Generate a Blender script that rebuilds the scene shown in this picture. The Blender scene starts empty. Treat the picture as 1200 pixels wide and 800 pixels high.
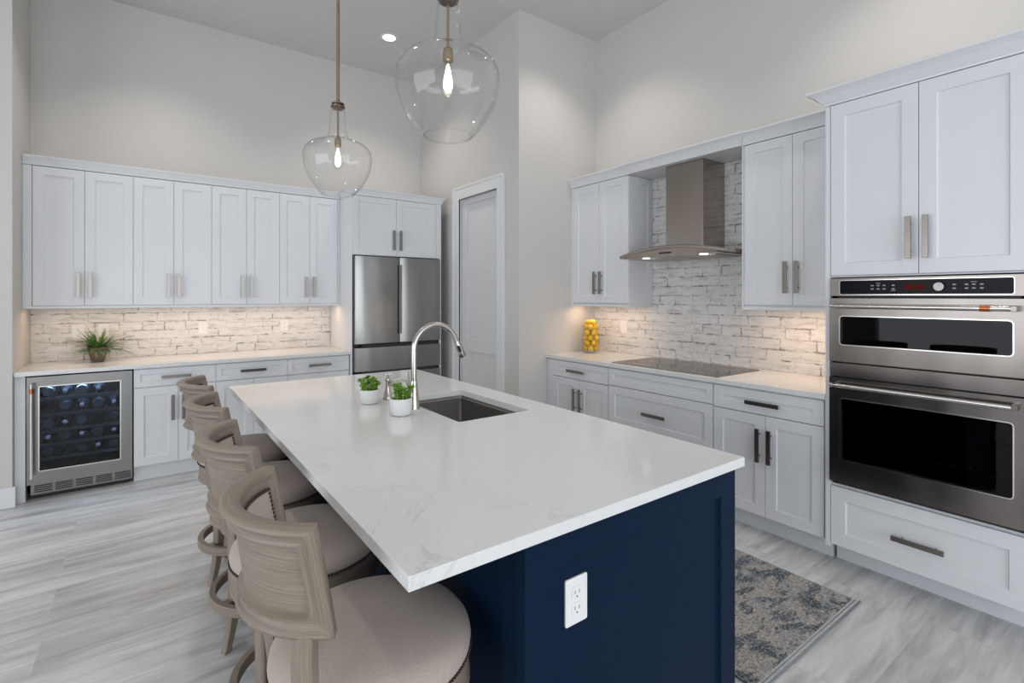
import bpy, bmesh, math, random
from mathutils import Vector, Matrix
C = bpy.context.scene.collection
scene = bpy.context.scene
PI = math.pi

# ------------------------------------------------------------------ camera, world, light, exposure
CAMH = 1.44
cam_d = bpy.data.cameras.new('camera')
cam = bpy.data.objects.new('camera', cam_d); C.objects.link(cam)
cam.location = (0, 0, CAMH)
cam.rotation_euler = (PI/2, 0, -math.atan2(600-169.45, 586.9))
cam_d.sensor_width = 36.0
cam_d.lens = 586.9/1200*36.0
cam_d.shift_y = -(400-347.2)/1200
cam_d.clip_start = 0.05
scene.camera = cam
scene.view_settings.view_transform = 'Standard'
scene.view_settings.look = 'None'
scene.view_settings.gamma = 1.0
scene.view_settings.use_curve_mapping = False
scene.view_settings.exposure = 0.0

world = bpy.data.worlds.new('world'); scene.world = world; world.use_nodes = True
bg = world.node_tree.nodes['Background']
bg.inputs[0].default_value = (0.80, 0.88, 1.0, 1); bg.inputs[1].default_value = 1.2

def area(name, loc, rot, sx, sy, power, col=(1, 1, 1)):
    l = bpy.data.lights.new(name, 'AREA'); l.shape = 'RECTANGLE'; l.size = sx; l.size_y = sy
    l.energy = power; l.color = col
    o = bpy.data.objects.new(name, l); C.objects.link(o); o.location = loc; o.rotation_euler = rot
    return o
# area lights added as daylight fill, set inside unseen openings behind and left
area('daylight_fill_rear', (0.4, -3.9, 1.40), (PI/2, 0, 0), 6.2, 2.4, 115, (0.93, 0.97, 1.0))
area('daylight_fill_side', (-4.9, 0.6, 1.45), (PI/2, 0, -PI/2), 5.6, 2.2, 108, (0.94, 0.97, 1.0))

# ------------------------------------------------------------------ node materials
def new_mat(name):
    m = bpy.data.materials.new(name); m.use_nodes = True
    nt = m.node_tree; return m, nt, nt.nodes['Principled BSDF']
def ramp(nt, fac, stops):
    r = nt.nodes.new('ShaderNodeValToRGB'); nt.links.new(fac, r.inputs[0])
    el = r.color_ramp.elements
    while len(el) < len(stops): el.new(0.5)
    for e, (p, c) in zip(el, stops):
        e.position = p; e.color = (c, c, c, 1) if isinstance(c, (int, float)) else (*c, 1)
    return r.outputs[0]
def coords(nt, scale=(1, 1, 1), kind='Object'):
    t = nt.nodes.new('ShaderNodeTexCoord'); mp = nt.nodes.new('ShaderNodeMapping')
    nt.links.new(t.outputs[kind], mp.inputs[0]); mp.inputs['Scale'].default_value = scale
    return mp.outputs[0]
def noise(nt, vec, scale=5, detail=4, rough=0.5, dist=0.0):
    n = nt.nodes.new('ShaderNodeTexNoise'); nt.links.new(vec, n.inputs['Vector'])
    n.inputs['Scale'].default_value = scale; n.inputs['Detail'].default_value = detail
    n.inputs['Roughness'].default_value = rough; n.inputs['Distortion'].default_value = dist
    return n.outputs[0]
def mixc(nt, fac, a, b, mode='MIX'):
    m = nt.nodes.new('ShaderNodeMix'); m.data_type = 'RGBA'; m.blend_type = mode
    def put(sock, v):
        if isinstance(v, (int, float)): sock.default_value = v
        elif isinstance(v, tuple): sock.default_value = (*v, 1)
        else: nt.links.new(v, sock)
    put(m.inputs[0], fac); put(m.inputs[6], a); put(m.inputs[7], b)
    return m.outputs[2]
def mathn(nt, op, a, b=0.0):
    m = nt.nodes.new('ShaderNodeMath'); m.operation = op
    for s, v in ((m.inputs[0], a), (m.inputs[1], b)):
        if isinstance(v, (int, float)): s.default_value = v
        else: nt.links.new(v, s)
    return m.outputs[0]
def bump(nt, bsdf, h, strength=0.2, dist=0.01):
    b = nt.nodes.new('ShaderNodeBump'); b.inputs['Strength'].default_value = strength
    b.inputs['Distance'].default_value = dist
    nt.links.new(h, b.inputs['Height']); nt.links.new(b.outputs[0], bsdf.inputs['Normal'])

def mat_plain(name, col, rough=0.5, metal=0.0, var=0.03, vs=3.0, spec=0.5):
    m, nt, b = new_mat(name)
    n = noise(nt, coords(nt), vs, 3)
    c2 = tuple(max(0, x*(1-var)) for x in col); c1 = tuple(min(1, x*(1+var)) for x in col)
    nt.links.new(ramp(nt, n, [(0.3, c2), (0.7, c1)]), b.inputs['Base Color'])
    b.inputs['Roughness'].default_value = rough; b.inputs['Metallic'].default_value = metal
    b.inputs['Specular IOR Level'].default_value = spec
    return m
def mat_steel(name, col, rough=0.26, aniso=0.7, streak=(1, 1, 60), bs=0.04):
    m, nt, b = new_mat(name)
    b.inputs['Metallic'].default_value = 1.0
    n = noise(nt, coords(nt, streak), 8, 3)
    nt.links.new(ramp(nt, n, [(0.3, tuple(x*0.9 for x in col)), (0.7, col)]), b.inputs['Base Color'])
    b.inputs['Roughness'].default_value = rough
    b.inputs['Anisotropic'].default_value = aniso
    n2 = noise(nt, coords(nt, (1.6, 1.6, 0.35)), 2.2, 1)
    bump(nt, b, n2, bs, 0.05)
    return m
def mat_emit(name, col, strength):
    m, nt, b = new_mat(name)
    b.inputs['Base Color'].default_value = (*col, 1)
    b.inputs['Emission Color'].default_value = (*col, 1); b.inputs['Emission Strength'].default_value = strength
    return m
def mat_thin_glass(name, tint=(1, 1, 1), gloss=0.02, boost=1.0):
    m = bpy.data.materials.new(name); m.use_nodes = True; nt = m.node_tree; nt.nodes.clear()
    out = nt.nodes.new('ShaderNodeOutputMaterial'); mx = nt.nodes.new('ShaderNodeMixShader')
    tr = nt.nodes.new('ShaderNodeBsdfTransparent'); tr.inputs[0].default_value = (*tint, 1)
    gl = nt.nodes.new('ShaderNodeBsdfGlossy'); gl.inputs['Roughness'].default_value = gloss
    fr = nt.nodes.new('ShaderNodeLayerWeight'); fr.inputs[0].default_value = 0.5
    f = mathn(nt, 'POWER', fr.outputs['Facing'], 4.5)
    f = mathn(nt, 'ADD', mathn(nt, 'MULTIPLY', f, 0.55*boost), 0.018*boost)
    nt.links.new(f, mx.inputs[0]); nt.links.new(tr.outputs[0], mx.inputs[1]); nt.links.new(gl.outputs[0], mx.inputs[2])
    nt.links.new(mx.outputs[0], out.inputs[0])
    return m

M = {}
M['wall'] = mat_plain('wall_paint', (0.60, 0.583, 0.560), 0.75, var=0.01, vs=1.5, spec=0.3)
M['ceiling'] = mat_plain('ceiling_paint', (0.62, 0.615, 0.605), 0.8, var=0.01, spec=0.2)
M['white'] = mat_plain('cabinet_white_lacquer', (0.725, 0.74, 0.76), 0.35, var=0.01, vs=2)
M['trim'] = mat_plain('trim_white', (0.74, 0.75, 0.76), 0.4, var=0.01)
M['doorpaint'] = mat_plain('door_white', (0.68, 0.685, 0.69), 0.4, var=0.01)
M['navy'] = mat_plain('navy_lacquer', (0.0018, 0.0120, 0.034), 0.45, var=0.05, vs=2, spec=0.09)
M['nickel'] = mat_steel('satin_nickel', (0.27, 0.25, 0.23), 0.30, 0.3, bs=0.0)
M['bright'] = mat_steel('polished_steel', (0.72, 0.69, 0.66), 0.18, 0.2, bs=0.0)
M['steel'] = mat_steel('brushed_stainless', (0.27, 0.265, 0.255), 0.22, 0.75, bs=0.25)
M['steel_warm'] = mat_steel('brushed_stainless_warm', (0.225, 0.203, 0.187), 0.22, 0.75, bs=0.3)
M['hood'] = mat_steel('hood_stainless', (0.40, 0.355, 0.32), 0.22, 0.7, bs=0.12)
M['faucet'] = mat_steel('brushed_nickel_faucet', (0.55, 0.52, 0.49), 0.22, 0.2, bs=0.0)
M['sink'] = mat_steel('sink_steel', (0.42, 0.40, 0.385), 0.38, 0.3, bs=0.0)
M['black'] = mat_plain('black_gap', (0.01, 0.01, 0.011), 0.5)
M['blackglass'] = mat_plain('black_glass', (0.006, 0.0065, 0.008), 0.2, spec=0.08)
M['cook'] = mat_plain('cooktop_glass', (0.018, 0.017, 0.016), 0.09, spec=0.28)
M['darkbtn'] = mat_plain('button_grey', (0.35, 0.36, 0.38), 0.5)
M['redlcd'] = mat_plain('dark_red_display', (0.09, 0.006, 0.005), 0.3, spec=0.05)
M['copper'] = mat_plain('copper_ring', (0.55, 0.17, 0.06), 0.25, 1.0)
M['brass'] = mat_plain('brushed_brass', (0.36, 0.285, 0.19), 0.32, 1.0)
M['bronze'] = mat_plain('dark_bronze_cap', (0.22, 0.17, 0.13), 0.35, 1.0)
M['plastic'] = mat_plain('white_plastic', (0.80, 0.80, 0.80), 0.35)
M['slot'] = mat_plain('outlet_slot', (0.06, 0.06, 0.06), 0.5)
M['lemon'] = mat_plain('lemon_peel', (0.86, 0.50, 0.02), 0.4, var=0.08, vs=30)
M['nail'] = mat_plain('dark_nailhead', (0.035, 0.028, 0.024), 0.35, 0.6)
M['glass'] = mat_thin_glass('clear_glass', (0.995, 0.996, 0.998), 0.015, 1.5)
M['vase_glass'] = mat_thin_glass('vase_glass', (0.96, 0.97, 0.975), 0.01, 1.1)
M['cooler_glass'] = mat_thin_glass('cooler_glass', (0.66, 0.70, 0.76), 0.01, 0.9)
M['oven_glass'] = mat_thin_glass('oven_glass', (0.20, 0.22, 0.26), 0.01, 0.8)
M['bulb'] = mat_emit('bulb_glow', (1.0, 0.78, 0.52), 9.0)
M['filament'] = mat_emit('filament', (1.0, 0.84, 0.62), 14.0)
M['can'] = mat_emit('can_light_lens', (1.0, 0.93, 0.84), 9.0)
M['strip'] = mat_emit('strip_light_lens', (1.0, 0.74, 0.50), 2.0)
M['hoodlight'] = mat_emit('hood_light_lens', (1.0, 0.97, 0.92), 4.0)
M['terracotta'] = mat_plain('brown_pot', (0.20, 0.11, 0.065), 0.6, var=0.2, vs=25)
M['soil'] = mat_plain('soil', (0.05, 0.035, 0.02), 0.9, var=0.4, vs=60)
M['bottle'] = mat_plain('dark_bottle_glass', (0.03, 0.045, 0.06), 0.05)
M['shelf'] = mat_plain('dark_shelf', (0.05, 0.055, 0.06), 0.4)
M['cap'] = mat_plain('bottle_foil', (0.45, 0.5, 0.6), 0.25, 1.0)
def mat_leaf(name, a, b):
    m, nt, bs = new_mat(name)
    n = noise(nt, coords(nt), 40, 2)
    nt.links.new(ramp(nt, n, [(0.3, a), (0.7, b)]), bs.inputs['Base Color']); bs.inputs['Roughness'].default_value = 0.4
    return m
M['leaf'] = mat_leaf('succulent_leaf', (0.06, 0.17, 0.015), (0.30, 0.50, 0.07))
M['grass'] = mat_leaf('grass_leaf', (0.03, 0.10, 0.02), (0.15, 0.29, 0.08))

# white ceramic pot with faint facets
m, nt, b = new_mat('pot_ceramic'); M['pot'] = m
b.inputs['Base Color'].default_value = (0.78, 0.78, 0.77, 1); b.inputs['Roughness'].default_value = 0.3
v = nt.nodes.new('ShaderNodeTexVoronoi'); v.inputs['Scale'].default_value = 45
nt.links.new(coords(nt), v.inputs['Vector']); bump(nt, b, v.outputs['Distance'], 0.35, 0.004)

# quartz
m, nt, b = new_mat('white_quartz'); M['quartz'] = m
cv = coords(nt, (1, 1.6, 1))
n1 = noise(nt, cv, 1.6, 7, 0.62, 0.9)
vein = ramp(nt, mathn(nt, 'ABSOLUTE', mathn(nt, 'SUBTRACT', n1, 0.5)), [(0.0, 1.0), (0.006, 0.45), (0.016, 0.0)])
msk = ramp(nt, noise(nt, coords(nt), 1.3, 2), [(0.50, 0.0), (0.68, 1.0)])
spk = ramp(nt, noise(nt, coords(nt), 60, 2), [(0.35, (0.715, 0.72, 0.72)), (0.65, (0.74, 0.745, 0.745))])
fac = mathn(nt, 'MULTIPLY', mathn(nt, 'MULTIPLY', vein, msk), 0.55)
nt.links.new(mixc(nt, fac, spk, (0.45, 0.44, 0.42)), b.inputs['Base Color'])
b.inputs['Roughness'].default_value = 0.13

# wood-look floor planks, long side along X
m, nt, b = new_mat('wood_look_floor_tile'); M['floor'] = m
co = coords(nt); mp = co.node; mp.inputs['Location'].default_value = (0.35, -2.84, 0)
bk = nt.nodes.new('ShaderNodeTexBrick'); nt.links.new(co, bk.inputs['Vector'])
bk.offset = 0.37; bk.offset_frequency = 2; bk.squash = 1.0
bk.inputs['Scale'].default_value = 1.0; bk.inputs['Mortar Size'].default_value = 0.0016
bk.inputs['Mortar Smooth'].default_value = 0.2; bk.inputs['Brick Width'].default_value = 1.2
bk.inputs['Row Height'].default_value = 0.237; bk.inputs['Bias'].default_value = 0.0
bk.inputs['Color1'].default_value = (0, 0, 0, 1); bk.inputs['Color2'].default_value = (1, 1, 1, 1)
bk.inputs['Mortar'].default_value = (0.5, 0.5, 0.5, 1)
sep = nt.nodes.new('ShaderNodeSeparateXYZ'); nt.links.new(co, sep.inputs[0])
rnd = mathn(nt, 'MULTIPLY', bk.outputs['Color'], 37.0)
cmb = nt.nodes.new('ShaderNodeCombineXYZ')
nt.links.new(mathn(nt, 'ADD', mathn(nt, 'MULTIPLY', sep.outputs[0], 1.7), rnd), cmb.inputs[0])
nt.links.new(mathn(nt, 'MULTIPLY', sep.outputs[1], 11.0), cmb.inputs[1]); nt.links.new(rnd, cmb.inputs[2])
g1 = noise(nt, cmb.outputs[0], 1.0, 6, 0.60, 0.6)
cmb2 = nt.nodes.new('ShaderNodeCombineXYZ')
nt.links.new(mathn(nt, 'ADD', mathn(nt, 'MULTIPLY', sep.outputs[0], 3.0), rnd), cmb2.inputs[0])
nt.links.new(mathn(nt, 'MULTIPLY', sep.outputs[1], 40.0), cmb2.inputs[1]); nt.links.new(rnd, cmb2.inputs[2])
g2 = noise(nt, cmb2.outputs[0], 1.0, 4, 0.6)
base = ramp(nt, g1, [(0.28, (0.36, 0.355, 0.35)), (0.42, (0.53, 0.53, 0.53)), (0.56, (0.66, 0.665, 0.67)), (0.75, (0.73, 0.735, 0.74))])
fine = ramp(nt, g2, [(0.35, 0.86), (0.6, 1.0)])
col = mixc(nt, 1.0, base, fine, 'MULTIPLY')
tone = ramp(nt, bk.outputs['Color'], [(0.0, 0.84), (1.0, 1.06)])
col = mixc(nt, 1.0, col, tone, 'MULTIPLY')
col = mixc(nt, mathn(nt, 'MULTIPLY', bk.outputs['Fac'], 0.7), col, (0.52, 0.52, 0.52))
nt.links.new(col, b.inputs['Base Color']); b.inputs['Roughness'].default_value = 0.34
bump(nt, b, mathn(nt, 'SUBTRACT', g2, bk.outputs['Fac']), 0.12, 0.002)

# whitewashed brick-look backsplash tile; coordinate runs along x or y, and z
m, nt, b = new_mat('whitewashed_brick_tile'); M['tile'] = m
tc = nt.nodes.new('ShaderNodeTexCoord'); sp = nt.nodes.new('ShaderNodeSeparateXYZ'); nt.links.new(tc.outputs['Object'], sp.inputs[0])
cm = nt.nodes.new('ShaderNodeCombineXYZ')
al = mathn(nt, 'ADD', sp.outputs[0], sp.outputs[1])
nt.links.new(al, cm.inputs[0]); nt.links.new(mathn(nt, 'SUBTRACT', sp.outputs[2], 0.914), cm.inputs[1])
def brick(ms, sm, w=0.235):
    k = nt.nodes.new('ShaderNodeTexBrick'); nt.links.new(cm.outputs[0], k.inputs['Vector'])
    k.offset = 0.42; k.offset_frequency = 2; k.squash = 0.68; k.squash_frequency = 3
    k.inputs['Scale'].default_value = 1.0; k.inputs['Mortar Size'].default_value = ms; k.inputs['Mortar Smooth'].default_value = sm
    k.inputs['Brick Width'].default_value = w; k.inputs['Row Height'].default_value = 0.0762
    k.inputs['Color1'].default_value = (0, 0, 0, 1); k.inputs['Color2'].default_value = (1, 1, 1, 1)
    return k
b1 = brick(0.0012, 0.1); b2 = brick(0.010, 1.0)
st = nt.nodes.new('ShaderNodeCombineXYZ')
nt.links.new(mathn(nt, 'ADD', mathn(nt, 'MULTIPLY', al, 7.0), mathn(nt, 'MULTIPLY', b1.outputs['Color'], 9.0)), st.inputs[0])
nt.links.new(mathn(nt, 'MULTIPLY', sp.outputs[2], 30.0), st.inputs[1])
s1 = noise(nt, st.outputs[0], 1.0, 5, 0.65)
s2 = noise(nt, st.outputs[0], 2.4, 6, 0.75, 0.6)
big = noise(nt, cm.outputs[0], 9.0, 4, 0.7)
body = ramp(nt, s1, [(0.30, (0.50, 0.485, 0.47)), (0.48, (0.70, 0.69, 0.68)), (0.7, (0.77, 0.765, 0.76))])
edge = mathn(nt, 'MULTIPLY', ramp(nt, b2.outputs['Fac'], [(0.10, 0.0), (0.75, 1.0)]), ramp(nt, mathn(nt, 'ADD', mathn(nt, 'MULTIPLY', s2, 0.55), mathn(nt, 'MULTIPLY', big, 0.45)), [(0.495, 0.0), (0.56, 1.0)]))
s3 = noise(nt, st.outputs[0], 3.5, 6, 0.8, 0.8)
spots = mathn(nt, 'MULTIPLY', ramp(nt, s3, [(0.54, 0.0), (0.64, 1.0)]), ramp(nt, big, [(0.50, 0.0), (0.60, 1.0)]))
dark = mathn(nt, 'MINIMUM', mathn(nt, 'ADD', mathn(nt, 'MULTIPLY', edge, 0.9), mathn(nt, 'MULTIPLY', spots, 0.65)), 0.9)
c1 = mixc(nt, mathn(nt, 'MULTIPLY', b1.outputs['Fac'], 0.35), body, (0.40, 0.39, 0.38))
nt.links.new(mixc(nt, dark, c1, (0.10, 0.095, 0.10)), b.inputs['Base Color'])
b.inputs['Roughness'].default_value = 0.4
bump(nt, b, mathn(nt, 'SUBTRACT', s1, mathn(nt, 'MULTIPLY', b1.outputs['Fac'], 1.5)), 0.25, 0.003)

# weathered greige wood of the stools (grain follows the UV's u)
m, nt, b = new_mat('weathered_greige_wood'); M['wood'] = m
uv = coords(nt, (5.0, 230.0, 1), 'UV')
g = noise(nt, uv, 1.0, 5, 0.65, 0.4)
g3 = noise(nt, coords(nt, (6, 6, 6)), 1.0, 2)
c = ramp(nt, g, [(0.25, (0.145, 0.115, 0.087)), (0.50, (0.235, 0.193, 0.150)), (0.75, (0.345, 0.292, 0.235))])
nt.links.new(mixc(nt, mathn(nt, 'MULTIPLY', g3, 0.35), c, (0.30, 0.25, 0.20)), b.inputs['Base Color'])
b.inputs['Roughness'].default_value = 0.5; bump(nt, b, g, 0.15, 0.002)
# linen
m, nt, b = new_mat('beige_linen'); M['linen'] = m
f1 = noise(nt, coords(nt, (1, 1, 1)), 420, 2); f2 = noise(nt, coords(nt), 22, 3)
c = ramp(nt, f1, [(0.3, (0.37, 0.305, 0.27)), (0.7, (0.52, 0.44, 0.395))])
nt.links.new(mixc(nt, mathn(nt, 'MULTIPLY', f2, 0.3), c, (0.46, 0.39, 0.345)), b.inputs['Base Color'])
b.inputs['Roughness'].default_value = 0.9; b.inputs['Sheen Weight'].default_value = 0.15; bump(nt, b, f1, 0.2, 0.001)
# rug
m, nt, b = new_mat('distressed_rug_pile'); M['rug'] = m
r1 = noise(nt, coords(nt, (1.0, 2.0, 1)), 6.5, 9, 0.74, 0.5); r2 = noise(nt, coords(nt, (1.6, 1, 1)), 3.0, 3, 0.6)
r3 = noise(nt, coords(nt), 90, 4, 0.8); wv = noise(nt, coords(nt, (40, 220, 1)), 1.0, 2)
basec = ramp(nt, r3, [(0.36, (0.13, 0.125, 0.13)), (0.5, (0.33, 0.31, 0.29)), (0.63, (0.50, 0.47, 0.44))])
navym = ramp(nt, mathn(nt, 'ADD', mathn(nt, 'MULTIPLY', r1, 0.75), mathn(nt, 'MULTIPLY', r2, 0.25)), [(0.49, 0.0), (0.53, 1.0)])
c = mixc(nt, mathn(nt, 'MULTIPLY', navym, ramp(nt, r3, [(0.46, 1.0), (0.62, 0.35)])), basec, (0.03, 0.055, 0.08))
r4 = noise(nt, coords(nt), 14, 6, 0.7)
c = mixc(nt, mathn(nt, 'MULTIPLY', ramp(nt, r4, [(0.52, 0.0), (0.6, 1.0)]), 0.5), c, (0.20, 0.22, 0.25))
nt.links.new(c, b.inputs['Base Color']); b.inputs['Roughness'].default_value = 0.95; bump(nt, b, r3, 0.5, 0.004)
M['binding'] = mat_plain('rug_binding', (0.20, 0.23, 0.27), 0.9, var=0.2, vs=80)
M['rugedge'] = mat_plain('rug_pale_edge', (0.50, 0.49, 0.48), 0.9, var=0.2, vs=120)

# ------------------------------------------------------------------ mesh helpers
class MB:
    """collects shapes; build() links them as ONE mesh object"""
    def __init__(s): s.v = []; s.f = []; s.uv = {}; s.sm = set()
    def box(s, x0, x1, y0, y1, z0, z1):
        x0, x1 = min(x0, x1), max(x0, x1); y0, y1 = min(y0, y1), max(y0, y1); z0, z1 = min(z0, z1), max(z0, z1)
        n = len(s.v)
        s.v += [(x0,y0,z0),(x1,y0,z0),(x1,y1,z0),(x0,y1,z0),(x0,y0,z1),(x1,y0,z1),(x1,y1,z1),(x0,y1,z1)]
        for q in ((0,3,2,1),(4,5,6,7),(0,1,5,4),(1,2,6,5),(2,3,7,6),(3,0,4,7)): s.f.append(tuple(n+i for i in q))
        return s
    def loft(s, secs, closed=True, caps=True, loop=False, smooth=True):
        n = len(s.v); k = len(secs[0]); m = len(secs)
        for sec in secs: s.v += [tuple(p) for p in sec]
        L = [0.0]
        for i in range(1, m): L.append(L[-1] + (Vector(secs[i][0])-Vector(secs[i-1][0])).length)
        P = [0.0]
        for j in range(1, k+1): P.append(P[-1] + (Vector(secs[0][j % k])-Vector(secs[0][j-1])).length)
        Ltot = L[-1] + (Vector(secs[0][0])-Vector(secs[-1][0])).length
        for i in range(m if loop else m-1):
            for j in range(k if closed else k-1):
                a = n+i*k+j; b_ = n+i*k+(j+1) % k; i2 = (i+1) % m
                c_ = n+i2*k+(j+1) % k; d = n+i2*k+j
                fi = len(s.f); s.f.append((a, b_, c_, d))
                l1 = L[i+1] if i+1 < m else Ltot
                s.uv[fi] = [(L[i], P[j]), (L[i], P[j+1]), (l1, P[j+1]), (l1, P[j])]
                if smooth: s.sm.add(fi)
        if caps and closed and not loop:
            s.f.append(tuple(n+j for j in reversed(range(k)))); s.f.append(tuple(n+(m-1)*k+j for j in range(k)))
        return s
    def lathe(s, prof, c=(0, 0, 0), seg=32, axis='z'):
        secs = []
        for r, z in prof:
            ring = []
            for i in range(seg):
                a = 2*PI*i/seg; x, y = r*math.cos(a), r*math.sin(a)
                if axis == 'z': ring.append((c[0]+x, c[1]+y, c[2]+z))
                elif axis == 'x': ring.append((c[0]+z, c[1]+x, c[2]+y))
                else: ring.append((c[0]+y, c[1]+z, c[2]+x))
            secs.append(ring)
        return s.loft(secs, caps=True)
    def cyl(s, p0, p1, r, seg=16, r1=None):
        return s.tube([p0, p1], r, seg, r1)
    def tube(s, pts, r, seg=12, r1=None):
        pts = [Vector(p) for p in pts]; secs = []
        up = None
        for i, p in enumerate(pts):
            t = (pts[min(i+1, len(pts)-1)]-pts[max(i-1, 0)]).normalized()
            if up is None: up = t.orthogonal().normalized()
            up = (up - t*up.dot(t)).normalized(); w = t.cross(up)
            rr = r if r1 is None else r+(r1-r)*i/(len(pts)-1)
            if isinstance(r, (list, tuple)): rr = r[i]
            secs.append([p+(up*math.cos(2*PI*k/seg)+w*math.sin(2*PI*k/seg))*rr for k in range(seg)])
        return s.loft(secs)
    def prism(s, poly, f):
        """poly of 2D points; f(p, 0/1) maps to 3D bottom/top"""
        n = len(s.v); k = len(poly)
        s.v += [tuple(f(p, 0)) for p in poly]+[tuple(f(p, 1)) for p in poly]
        s.f.append(tuple(n+i for i in reversed(range(k)))); s.f.append(tuple(n+k+i for i in range(k)))
        for i in range(k): s.f.append((n+i, n+(i+1) % k, n+k+(i+1) % k, n+k+i))
        return s
    def sphere(s, c, r, seg=8, rings=6):
        prof = [(max(1e-4, r*math.sin(PI*i/rings)), -r*math.cos(PI*i/rings)) for i in range(rings+1)]
        return s.lathe(prof, c, seg)
ORG = {}
def build(mb, name, mat, parent=None, bev=0.0, origin=None, weld=True, angle=35):
    org = Vector(origin) if origin is not None else (ORG[parent.name] if parent is not None else Vector((0, 0, 0)))
    me = bpy.data.meshes.new(name)
    me.from_pydata([tuple(Vector(p)-org) for p in mb.v], [], mb.f)
    if mb.uv:
        ul = me.uv_layers.new(name='UVMap')
        for poly in me.polygons:
            if poly.index in mb.uv:
                for li, q in zip(poly.loop_indices, mb.uv[poly.index]): ul.data[li].uv = q
    for p in me.polygons: p.use_smooth = p.index in mb.sm
    bm = bmesh.new(); bm.from_mesh(me)
    if weld: bmesh.ops.remove_doubles(bm, verts=bm.verts, dist=1e-5)
    bmesh.ops.recalc_face_normals(bm, faces=bm.faces)
    for e in bm.edges:
        if len(e.link_faces) == 2 and e.calc_face_angle(0) > math.radians(angle): e.smooth = False
    bm.to_mesh(me); bm.free()
    me.materials.append(mat if not isinstance(mat, str) else M[mat])
    o = bpy.data.objects.new(name, me); C.objects.link(o)
    if parent is not None: o.parent = parent
    elif origin is not None: o.location = org
    ORG[o.name] = org
    if bev:
        bv = o.modifiers.new('bevel', 'BEVEL'); bv.width = bev; bv.segments = 2; bv.limit_method = 'ANGLE'; bv.angle_limit = 0.7
    return o
def thing(name, label, cat, loc=(0, 0, 0), group=None):
    o = bpy.data.objects.new(name, None); C.objects.link(o); o.location = loc; o.empty_display_size = 0.05
    ORG[o.name] = Vector(loc); tag(o, label, cat, group); return o
def tag(o, label, cat, group=None):
    o['label'] = label; o['category'] = cat
    if group: o['group'] = group
    return o
def struct(mb, name, mat, bev=0.0):
    o = build(mb, name, mat, bev=bev); o['kind'] = 'structure'; return o
def copy_tree(o, parent=None):
    c_ = o.copy(); C.objects.link(c_)
    if parent is not None: c_.parent = parent
    for ch in [k for k in bpy.data.objects if k.parent is o]: copy_tree(ch, c_)
    return c_
def rrect(w, h, r, n=6):
    pts = []
    for cx, cy, a0 in ((w/2-r, h/2-r, 0), (-w/2+r, h/2-r, PI/2), (-w/2+r, -h/2+r, PI), (w/2-r, -h/2+r, 1.5*PI)):
        for i in range(n+1):
            a = a0+PI/2*i/n; pts.append((cx+r*math.cos(a), cy+r*math.sin(a)))
    return pts

# frames: u runs along the wall, d is the distance from the wall plane into the room
class Back:
    plane = 5.46
    @classmethod
    def P(c, u, d, z): return (u, c.plane-d, z)
class Right:
    plane = 3.60
    @classmethod
    def P(c, u, d, z): return (c.plane-d, u, z)
def fbox(mb, fr, u0, u1, d0, d1, z0, z1):
    a = fr.P(u0, d0, z0); b_ = fr.P(u1, d1, z1); return mb.box(a[0], b_[0], a[1], b_[1], a[2], b_[2])
def fprism(mb, fr, poly, uc, zc, d0, d1):
    return mb.prism(poly, lambda p, k: fr.P(uc+p[0], (d0, d1)[k], zc+p[1]))
def shaker(fr, u0, u1, z0, z1, d0, t=0.02, st=0.062, rec=0.009, mb=None, g=0.0015):
    """one framed door or drawer front with a sunken panel"""
    u0, u1 = min(u0, u1)+g, max(u0, u1)-g; z0 += g; z1 -= g
    mb = mb or MB(); n = len(mb.v); s2 = st+0.004
    for (a, b_, c_, d_, dd) in ((u0, u1, z0, z1, d0), (u0, u1, z0, z1, d0+t), (u0+st, u1-st, z0+st, z1-st, d0+t), (u0+s2, u1-s2, z0+s2, z1-s2, d0+t-rec)):
        mb.v += [fr.P(a, dd, c_), fr.P(b_, dd, c_), fr.P(b_, dd, d_), fr.P(a, dd, d_)]
    for q in range(3):
        for i in range(4): mb.f.append((n+4*q+i, n+4*q+(i+1) % 4, n+4*q+4+(i+1) % 4, n+4*q+4+i))
    mb.f.append((n, n+3, n+2, n+1)); mb.f.append((n+12, n+13, n+14, n+15))
    return mb
def pull(fr, uc, zc, d0, parent, vert=True, L=0.20, w=0.024, mat='nickel'):
    """flat bar pull on two round posts"""
    mb = MB(); a, b_ = (w/2, L/2) if vert else (L/2, w/2)
    fbox(mb, fr, uc-a, uc+a, d0+0.030, d0+0.040, zc-b_, zc+b_)
    for s_ in (-1, 1):
        o_ = s_*L*0.32; uu, zz = (uc, zc+o_) if vert else (uc+o_, zc)
        mb.cyl(fr.P(uu, d0-0.001, zz), fr.P(uu, d0+0.031, zz), 0.0055, 10)
    return build(mb, 'handle', mat, parent, bev=0.001)
def crown(fr, u0, u1, dface, z0, h, p, r0=0, r1=0, mb=None, dr=0.012):
    mb = mb or MB()
    pr = [(0.0, 0.0), (0.004, 0.0), (0.006, 0.12*h), (p*0.25, 0.30*h), (p*0.55, 0.62*h), (p*0.85, 0.80*h), (p, 0.86*h), (p, h), (0.0, h)]
    secs = []
    if r0: secs.append([fr.P(u0-q, dr, z0+z) for q, z in pr])
    secs.append([fr.P(u0-q*r0, dface+q, z0+z) for q, z in pr])
    secs.append([fr.P(u1+q*r1, dface+q, z0+z) for q, z in pr])
    if r1: secs.append([fr.P(u1+q, 0.012, z0+z) for q, z in pr])
    return mb.loft(secs, smooth=False)

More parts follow.
